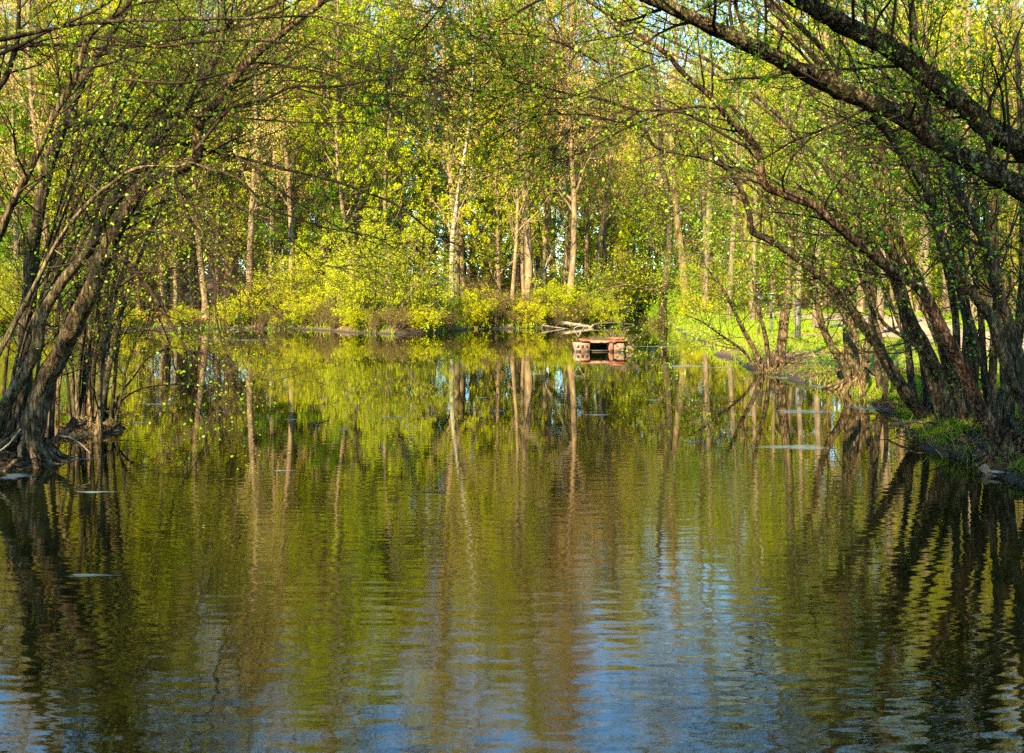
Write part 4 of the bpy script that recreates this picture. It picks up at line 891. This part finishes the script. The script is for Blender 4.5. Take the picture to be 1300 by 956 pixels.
g.tube([b0, P3(731, 422, D - .5), P3(728.5, 417.5, D - .5), P3(733, 414.5, D - .5), P3(742, 414, D - .5)], 0.016, 0.01, 6, 10); g.tube([b0, P3(738, 421, D - .5), P3(743, 413, D - .5)], 0.02, 0.012, 6, 8)
tag(obj('forked_branch', g.mesh('forked', M['dead_wood'])), 'pale forked branch standing up from the left end of the raft', 'branch')
g = Geo()
for k in range(160):
    a = np.array([xr - 0.6 + zr.random() * 1.1, D - 0.6 + zr.random() * 1.1, 0.39]); d = nrm(np.array([zr.normal(), zr.normal(), 0.15])); g.tube([a, a + d * 0.12, a + d * 0.22 + np.array([0, 0, .03])], 0.008, 0.004, 4, 3, caps=False)
tag(obj('nest_straw', g.mesh('straw', M['old_wood'])), 'thin layer of brown nest straw spread over the raft deck', 'nest straw', kind='stuff')

def log(pts, D0, D1, r0, r1, mat, label, name='fallen_log'):
    n = len(pts); P = np.array([P3(a, b, d) for (a, b), d in zip(pts, np.linspace(D0, D1, n))])
    base = P.mean(0); g = Geo(); g.tube(P - base, r0, r1, 9, max(10, n * 4), wob=r0 * 0.12)
    o = obj(name, g.mesh(name, M[mat]), loc=base); return tag(o, label, 'log' if 'log' in name else 'branch')
log([(705, 409), (722, 411), (738, 413), (752, 415)], 57.5, 57, 0.12, 0.08, 'dead_wood', 'thick bleached log lying on the far bank behind the raft')
log([(688, 413), (708, 416), (724, 418)], 55.5, 56, 0.05, 0.03, 'dead_wood', 'thin pale log at the waterline left of the bleached log')
log([(752, 413), (775, 410), (805, 412)], 58, 62, 0.07, 0.04, 'dead_wood', 'thin bleached pole in the grass right of the bleached log')
log([(168, 403), (195, 392), (215, 396)], 60, 62, 0.07, 0.04, 'dead_wood', 'curved pale fallen branch on the orange litter bank', 'fallen_branch')
log([(225, 396), (260, 398), (290, 402)], 62, 63, 0.1, 0.07, 'dead_wood', 'long grey fallen log across the orange litter bank')
log([(286, 423), (296, 418), (303, 419)], 53, 53, 0.05, 0.02, 'dead_wood', 'small white branch sticking out of the water at the far left bank', 'fallen_branch')
log([(345, 411), (372, 413), (395, 409)], 55.5, 56, 0.06, 0.04, 'old_wood', 'reddish brown fallen branch left of the large round shrub', 'fallen_branch')
# sticks at the right water edge and the left islet
log([(1247, 592), (1262, 606), (1272, 612)], 11.0, 10.8, 0.05, 0.03, 'dead_wood', 'short broken stick jutting from the dark water at the right bank', 'fallen_branch')
log([(1255, 598), (1280, 601), (1310, 605)], 10.9, 10.6, 0.018, 0.012, 'dead_wood', 'thin bare stick lying level over the water at the right edge', 'fallen_branch')
log([(1128, 541), (1145, 538), (1170, 536), (1205, 548)], 14.2, 13.6, 0.014, 0.02, 'old_wood', 'slender dark branch hovering low from the foot of the right clump', 'fallen_branch')
log([(1180, 570), (1205, 565), (1225, 560), (1240, 545)], 13.0, 12.8, 0.012, 0.018, 'old_wood', 'thin grey branch curving into the water at the right clump', 'fallen_branch')
log([(60, 566), (74, 556), (86, 545), (96, 533)], 12.0, 12.2, 0.035, 0.05, 'bark_red', 'broken reddish stump leaning at the foot of the left trunks', 'broken_stump')
log([(-10, 578), (10, 565), (26, 545)], 11.2, 11.0, 0.012, 0.01, 'dead_wood', 'thin pale twig leaning against the left islet', 'fallen_branch')
log([(75, 553), (90, 556), (103, 564), (115, 576)], 11.8, 11.4, 0.012, 0.008, 'dead_wood', 'thin arching twig dipping into the water right of the left islet', 'fallen_branch')
log([(555, 624), (561, 623.6), (566, 624.6)], 10, 10, 0.004, 0.003, 'old_wood', 'tiny dark twig floating on the open water in the centre', 'floating_twig')
log([(536, 622), (548, 623), (556, 624)], 10.05, 10, 0.005, 0.003, 'old_wood', 'second tiny dark twig floating left of its twin in the centre', 'floating_twig')

def box_on_post(px, top, D, w, h, lid, label):
    x = at(px, D); zt = P3(px, top, D)[2]; g0 = hz(x, D)
    t = thing('park_grill', (x, D, g0), label, 'grill')
    g = Geo(); g.tube([(0, 0, -0.2), (0, 0, (zt - g0) * 0.5), (0, 0, zt - g0 - h)], 0.05, 0.05, 8, 5); part('post', g, 'grey_metal' if lid else 'bark_brown', t)
    g = Geo(); hh = zt - g0 - h
    g.box((0, 0, hh + 0.012), (w, 0.4, 0.024)); g.box((-w / 2, 0, hh + h / 2), (0.02, 0.4, h)); g.box((w / 2, 0, hh + h / 2), (0.02, 0.4, h)); g.box((0, 0.2, hh + h / 2), (w, 0.02, h)); g.box((0, -0.2, hh + h * 0.35), (w, 0.02, h * 0.7))
    part('fire_box', g, 'black_metal', t)
    g = Geo()
    if lid: g.box((0, 0, hh + h + 0.012), (w * 1.1, 0.44, 0.02))
    else:
        for k in range(7): g.box((-w / 2 + w * (k + 0.5) / 7, 0, hh + h * 0.85), (0.012, 0.36, 0.012))
    part('lid' if lid else 'grate', g, 'pale_metal' if lid else 'black_metal', t)
box_on_post(963, 374, 38, 0.3, 0.19, False, 'small black grill box on a slim brown post, left of the pale-topped one')
box_on_post(979, 373, 39, 0.3, 0.19, True, 'small dark grill box with a pale flat top on a slim post')
x = at(1013, 33); g = Geo(); g.box((0, 0, 0.55), (0.16, 0.12, 1.5)); g.box((0, 0, 1.32), (0.2, 0.16, 0.05)); g.box((0, -0.075, 1.0), (0.1, 0.02, 0.3))
tag(obj('wooden_post', g.mesh('post', M['grey_metal']), loc=(x, 33, hz(x, 33))), 'squat grey post on the grass beside the slim right-bank trunk', 'post')

def tangle(n, x0, x1, y0, y1, seed, label, cond):
    rg, p = scatter(n, x0, x1, y0, y1, cond, seed); m = len(p)
    K = 6; Pq = np.zeros((m, K, 3)); Pq[:, 0] = p; d = nrm(rg.normal(size=(m, 3)) * np.array([1, 1, 0.35]) + np.array([0, 0, 0.3])); L = 0.15 + 0.55 * rg.random(m) ** 2
    for k in range(1, K):
        d = nrm(d + rg.normal(size=d.shape) * 0.22 + np.array([0, 0, -0.09])); Pq[:, k] = Pq[:, k - 1] + d * (L / (K - 1))[:, None]
    Rq = (0.003 + 0.009 * rg.random(m) ** 3)[:, None] * np.linspace(1, 0.4, K)[None]
    g = Geo(); g.add(*tubes(Pq, Rq, 4)); return tag(obj('dead_twigs', g.mesh('dead_twigs', M['bark_dark'])), label, 'dead twigs', kind='stuff')
# ------------------------------------------------------------------ stuff: grass, leaf litter, pale streaks on the water
def scatter(n, x0, x1, y0, y1, cond, seed):
    rg = np.random.default_rng(seed); x = rg.uniform(x0, x1, n); y = rg.uniform(y0, y1, n); k = cond(x, y); x, y = x[k], y[k]
    return rg, np.column_stack([x, y, height(x, y)])
def grass(name, n, box, cond, seed, L, w, label):
    rg, p = scatter(n, *box, cond, seed)
    d = nrm(rg.normal(size=p.shape) * np.array([0.35, 0.35, 0.1]) + np.array([0, 0, 1]))
    LL = L * (0.5 + rg.random(len(p)))[:, None] * np.clip(p[:, 1:2] / 25, 0.8, 1.6); s = nrm(np.cross(d, rg.normal(size=p.shape)))
    W_ = w * np.clip(p[:, 1:2] / 18, 0.7, 2.2)
    lean_ = rg.normal(size=p.shape) * np.array([1, 1, 0]) * 0.25
    v = np.stack([p - s * W_ - np.array([0, 0, .02]), p + s * W_ - np.array([0, 0, .02]), p + d * LL * 0.55 + s * W_ * 0.8, p + d * LL * 0.55 - s * W_ * 0.8,
                  p + d * LL + lean_ * LL, ], 1)
    m = len(p); b = np.arange(m)[:, None] * 5
    q_ = np.vstack([b + np.array([[0, 1, 2, 3]])])
    v2 = np.stack([v[:, 3], v[:, 2], v[:, 4] + s * W_ * 0.15, v[:, 4] - s * W_ * 0.15], 1)
    g = Geo(); g.add(v.reshape(-1, 3), q_); g.add(v2.reshape(-1, 3), np.arange(m * 4).reshape(-1, 4))
    return tag(obj(name, g.mesh(name, M['grass'], False)), label, 'grass', kind='stuff')
def patchy(x, y, t=0.0): return np.sin(x * 0.9 + 2 * np.sin(y * 0.4)) + np.sin(y * 0.7 + 1.5 * np.sin(x * 0.5)) > t
tangle(9000, 4.2, 9.5, 8.5, 24, 51, 'tangle of dead twigs along the right water edge', lambda x, y: (np.abs(pond_sd(x, y) - 0.5) < 0.75) & patchy(x * 3, y * 3, -0.6) & (y < 18))
tangle(3500, -8, -4.0, 10.3, 16.2, 52, 'tangle of dead twigs over the left islet', lambda x, y: (height(x, y) > -0.05))
path_x = lambda y: np.interp(y, [5, 14, 22, 30, 40, 50, 62, 78, 100], [11, 12.5, 13.2, 14, 15.5, 18.5, 17.5, 15, 17])
grass('grass', 150000, (4.5, 24, 11, 75), lambda x, y: (pond_sd(x, y) > 0.05) & (np.abs(x - path_x(y)) > np.interp(y, [5, 22, 50, 62, 100], [1.3, 1.7, 2.9, 1.8, 1.0])) & patchy(x, y, -0.9), 7, 0.09, 0.006, 'bright green lawn grass sloping from the sandy path to the pond')
grass('reed', 9000, (4.5, 9.5, 11, 66), lambda x, y: (np.abs(pond_sd(x, y) - 0.15) < 0.3) & patchy(x * 2, y, -0.2), 8, 0.26, 0.008, 'taller green blades along the right waterline')
grass('shore_sedge', 30000, (-40, 2, 46, 62), lambda x, y: (pond_sd(x, y) > -0.12) & (pond_sd(x, y) < 0.7) & patchy(x * 2, y, -0.6), 21, 0.22, 0.011, 'fringe of green and straw blades along the far waterline')
grass('overhang_grass', 16000, (4.3, 9.5, 7.5, 30), lambda x, y: (pond_sd(x, y) > -0.1) & (pond_sd(x, y) < 0.35) & patchy(x * 4, y * 3, -0.7), 22, 0.12, 0.005, 'grass blades overhanging the right water edge')
grass('sedge', 26000, (-3, 22, 55, 80), lambda x, y: (pond_sd(x, y) > 0.1) & (pond_sd(x, y) < 5) & (x > 1) & patchy(x, y, -0.9), 9, 0.3, 0.012, 'yellow-green sedge around the inlet mouth')
grass('bank_grass', 120000, (4.3, 9.5, 8.5, 20), lambda x, y: (pond_sd(x, y) > 0.02) & patchy(x * 2.3, y * 2.1, -0.8), 18, 0.09, 0.0045, 'tufts of grass between the trunks on the near right bank')
grass('moss_grass', 9000, (-8, -3.9, 10.3, 16), lambda x, y: (height(x, y) > 0.06) & (x > -8) & patchy(x * 3, y * 3, -0.2), 10, 0.07, 0.004, 'dark green tufts on the left islet')
rg, p = scatter(90000, -42, 1, 53, 80, lambda x, y: pond_sd(x, y) > 0.1, 12)
v, q_ = leaf_quads(rg, p + np.array([0, 0, 0.02]), nrm(rg.normal(size=p.shape) * np.array([1, 1, 0.25])), 0.12, 0.7, 0.2, 1.5)
rg2, p2 = scatter(18000, 4.8, 14, 10, 40, lambda x, y: (pond_sd(x, y) > 0.05), 13)
v2, q2 = leaf_quads(rg2, p2 + np.array([0, 0, 0.015]), nrm(rg2.normal(size=p2.shape) * np.array([1, 1, 0.25])), 0.06, 0.7, 0.2, 1.5)
rg3, p3 = scatter(60000, -9, -3.8, 9, 16.5, lambda x, y: (height(x, y) > 0.03), 14); p3 = p3[:7000]
v3, q3 = leaf_quads(rg3, p3 + np.array([0, 0, 0.004]), nrm(rg3.normal(size=p3.shape) * np.array([1, 1, 0.3])), 0.035, 0.7, 0.2, 1.2)
g = Geo(); g.add(v, q_); g.add(v2, q2)
M['wet_litter'] = leaf_mat('wet fallen leaf', [(0.02, 0.012, 0.007), (0.07, 0.035, 0.017), (0.16, 0.075, 0.03)], trans=0.05)
rg4, p4 = scatter(60000, 4.6, 10, 7.5, 22, lambda x, y: (height(x, y) > 0.02) & (pond_sd(x, y) < 2.2), 15)
v4, q4 = leaf_quads(rg4, p4 + np.array([0, 0, 0.006]), nrm(rg4.normal(size=p4.shape) * np.array([1, 1, 0.35])), 0.045, 0.7, 0.2, 1.2)
g3 = Geo(); g3.add(v3, q3); tag(obj('bank_litter', (lambda gg: (gg.add(v4, q4), gg.mesh('bank_litter', M['wet_litter'], False))[1])(Geo())), 'dark wet fallen leaves along the near right bank', 'leaf litter', kind='stuff'); tag(obj('islet_litter', g3.mesh('islet_litter', M['wet_litter'], False)), 'dark wet fallen leaves over the left islet at the tree feet', 'leaf litter', kind='stuff')
tag(obj('leaf_litter', g.mesh('leaf_litter', M['litter'], False)), 'orange-brown fallen leaves covering the banks', 'leaf litter', kind='stuff')

def streak_mat():
    m, nt, out = newmat('bluish tint'); N = nt.nodes; Lk = nt.links
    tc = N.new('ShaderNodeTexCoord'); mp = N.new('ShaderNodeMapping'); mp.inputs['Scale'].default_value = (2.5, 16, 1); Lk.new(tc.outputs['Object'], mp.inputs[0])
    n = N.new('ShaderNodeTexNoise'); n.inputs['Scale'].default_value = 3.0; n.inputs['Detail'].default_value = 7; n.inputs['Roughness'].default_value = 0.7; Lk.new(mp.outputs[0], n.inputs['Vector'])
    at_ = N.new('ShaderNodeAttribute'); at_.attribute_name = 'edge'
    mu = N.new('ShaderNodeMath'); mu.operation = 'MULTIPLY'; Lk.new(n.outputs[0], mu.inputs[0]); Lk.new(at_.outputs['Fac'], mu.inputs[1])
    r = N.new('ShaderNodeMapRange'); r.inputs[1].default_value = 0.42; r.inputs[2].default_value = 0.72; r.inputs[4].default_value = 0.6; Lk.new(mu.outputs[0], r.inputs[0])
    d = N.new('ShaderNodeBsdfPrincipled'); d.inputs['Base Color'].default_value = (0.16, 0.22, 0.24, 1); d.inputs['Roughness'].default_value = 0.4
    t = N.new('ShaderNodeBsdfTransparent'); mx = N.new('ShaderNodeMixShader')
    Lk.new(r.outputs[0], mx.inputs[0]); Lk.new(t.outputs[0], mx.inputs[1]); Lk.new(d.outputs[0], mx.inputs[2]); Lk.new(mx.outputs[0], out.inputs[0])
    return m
streak_list = [(870, 465, 46, 2), (760, 527, 26, 1.6), (370, 533, 16, 1.8), (436, 546, 14, 1.5), (610, 505, 14, 1.3), (632, 522, 16, 1.3), (680, 475, 20, 1.1), (500, 530, 28, 1.2), (200, 513, 40, 2.5), (175, 537, 26, 2), (300, 432, 70, 2), (40, 428, 50, 3),
         (1045, 491, 24, 4), (1100, 518, 40, 5), (1020, 523, 60, 4), (1010, 568, 70, 5), (100, 583, 45, 2), (120, 625, 40, 2), (20, 605, 30, 6), (115, 731, 50, 3), (880, 561, 20, 2.5), (830, 508, 16, 1.2), (360, 598, 22, 1.4), (1000, 480, 40, 2), (840, 440, 50, 1), (915, 467, 30, 1.5)]
V = []; Q = []; E = []; nb = 0
for (px, py, hw, hh) in streak_list:
    D = CAMZ * F / (py - HOR); cx_ = at(px, D); rx = hw * D / F; D2 = CAMZ * F / (py + hh - HOR); ry = max(D - D2, 0.02)
    k = 20; a = np.linspace(0, 2 * math.pi, k, endpoint=False); wob = 1 + 0.2 * np.sin(a * 3 + px) + 0.12 * np.sin(a * 5 + py)
    for j, fr in enumerate((0.02, 0.45, 0.75, 1.0)):
        V.append(np.column_stack([cx_ + rx * fr * wob * np.cos(a), D + ry * fr * wob * np.sin(a), np.full(k, 0.004)])); E += [[1.35, 1.2, 0.7, 0.0][j]] * k
    for j in range(3):
        s0 = nb + j * k; i0 = np.arange(k); i1 = (i0 + 1) % k; Q.append(np.stack([s0 + i0, s0 + k + i0, s0 + k + i1, s0 + i1], -1))
    nb += 4 * k
fm = mesh_np('film', np.vstack(V), np.vstack(Q), streak_mat()); at_ = fm.attributes.new('edge', 'FLOAT', 'POINT'); at_.data.foreach_set('value', np.array(E, dtype=np.float32))
tag(obj('bluish_streaks', fm), 'pale streaks of bluish tint drifting on the pond surface', 'bluish tint', kind='stuff')  # thin blue-grey sheets just above the water, fading at their edges

# ------------------------------------------------------------------ labels of look-alikes: row, landmark beneath, order in the row
bpy.context.view_layer.update()
short = {'budding tan trees in the far wood': 'tan orange-budded tree', 'lime-green trees in the far wood': 'lime-green leafy tree', 'leafing trees in the far wood': 'yellow-green leafing tree',
         'olive understorey trees': 'small olive tree', 'olive trees beyond the path': 'small olive tree beyond the path', 'light-barked trees in the far wood': 'slim light-barked tree',
         'straight trees behind the lawn': 'straight bare-stemmed tree', 'pines in the far wood': 'green tiered pine', 'low shrubs along the far shore': 'low shore shrub',
         'bare brush along the far shore': 'bare brown shore bush', 'tall shrubs along the far shore': 'tall yellow-green shore shrub', 'slim trees on the grass': 'slim tree on the grass',
         'green undergrowth in the far wood': 'leafy undergrowth shrub', 'brown undergrowth in the far wood': 'brown undergrowth bush', 'shrubs beside the inlet': 'leafy inlet shrub'}
zones = [(-1e9, 160, 'behind the left trunks'), (160, 320, 'behind the orange litter bank'), (320, 430, 'left of the round shrub'), (430, 565, 'behind the round shrub'),
         (565, 700, 'between birch and raft'), (700, 810, 'behind the raft'), (810, 950, 'by the inlet'), (950, 1090, 'above the grass point'), (1090, 1e9, 'behind the right trunks')]
ordn = ['first', 'second', 'third', 'fourth', 'fifth', 'sixth', 'seventh', 'eighth', 'ninth', 'tenth', 'eleventh', 'twelfth', 'thirteenth', 'fourteenth', 'fifteenth', 'sixteenth', 'seventeenth', 'eighteenth', 'nineteenth', 'twentieth', 'twenty-first', 'twenty-second', 'twenty-third', 'twenty-fourth', 'twenty-fifth', 'twenty-sixth', 'twenty-seventh', 'twenty-eighth', 'twenty-ninth', 'thirtieth']
cells = {}
for o in S.objects:
    if o.parent is None and o.get('group') in short:
        y = max(o.location.y, 1.0); px = CX + o.location.x / y * F
        z = next(t for a, b, t in zones if a <= px < b)
        row = 'front row' if y < 66 else ('second row' if y < 84 else ('third row' if y < 104 else 'rearmost row'))
        cells.setdefault((o['group'], z, row), []).append((px, o))
for (gname, z, row), lst in cells.items():
    lst.sort(key=lambda t: t[0])
    for k, (px, o) in enumerate(lst):
        o['label'] = '%s %s, %s' % (short[gname], z, row) + ('' if len(lst) == 1 else ', %s from left' % ordn[min(k, 29)])
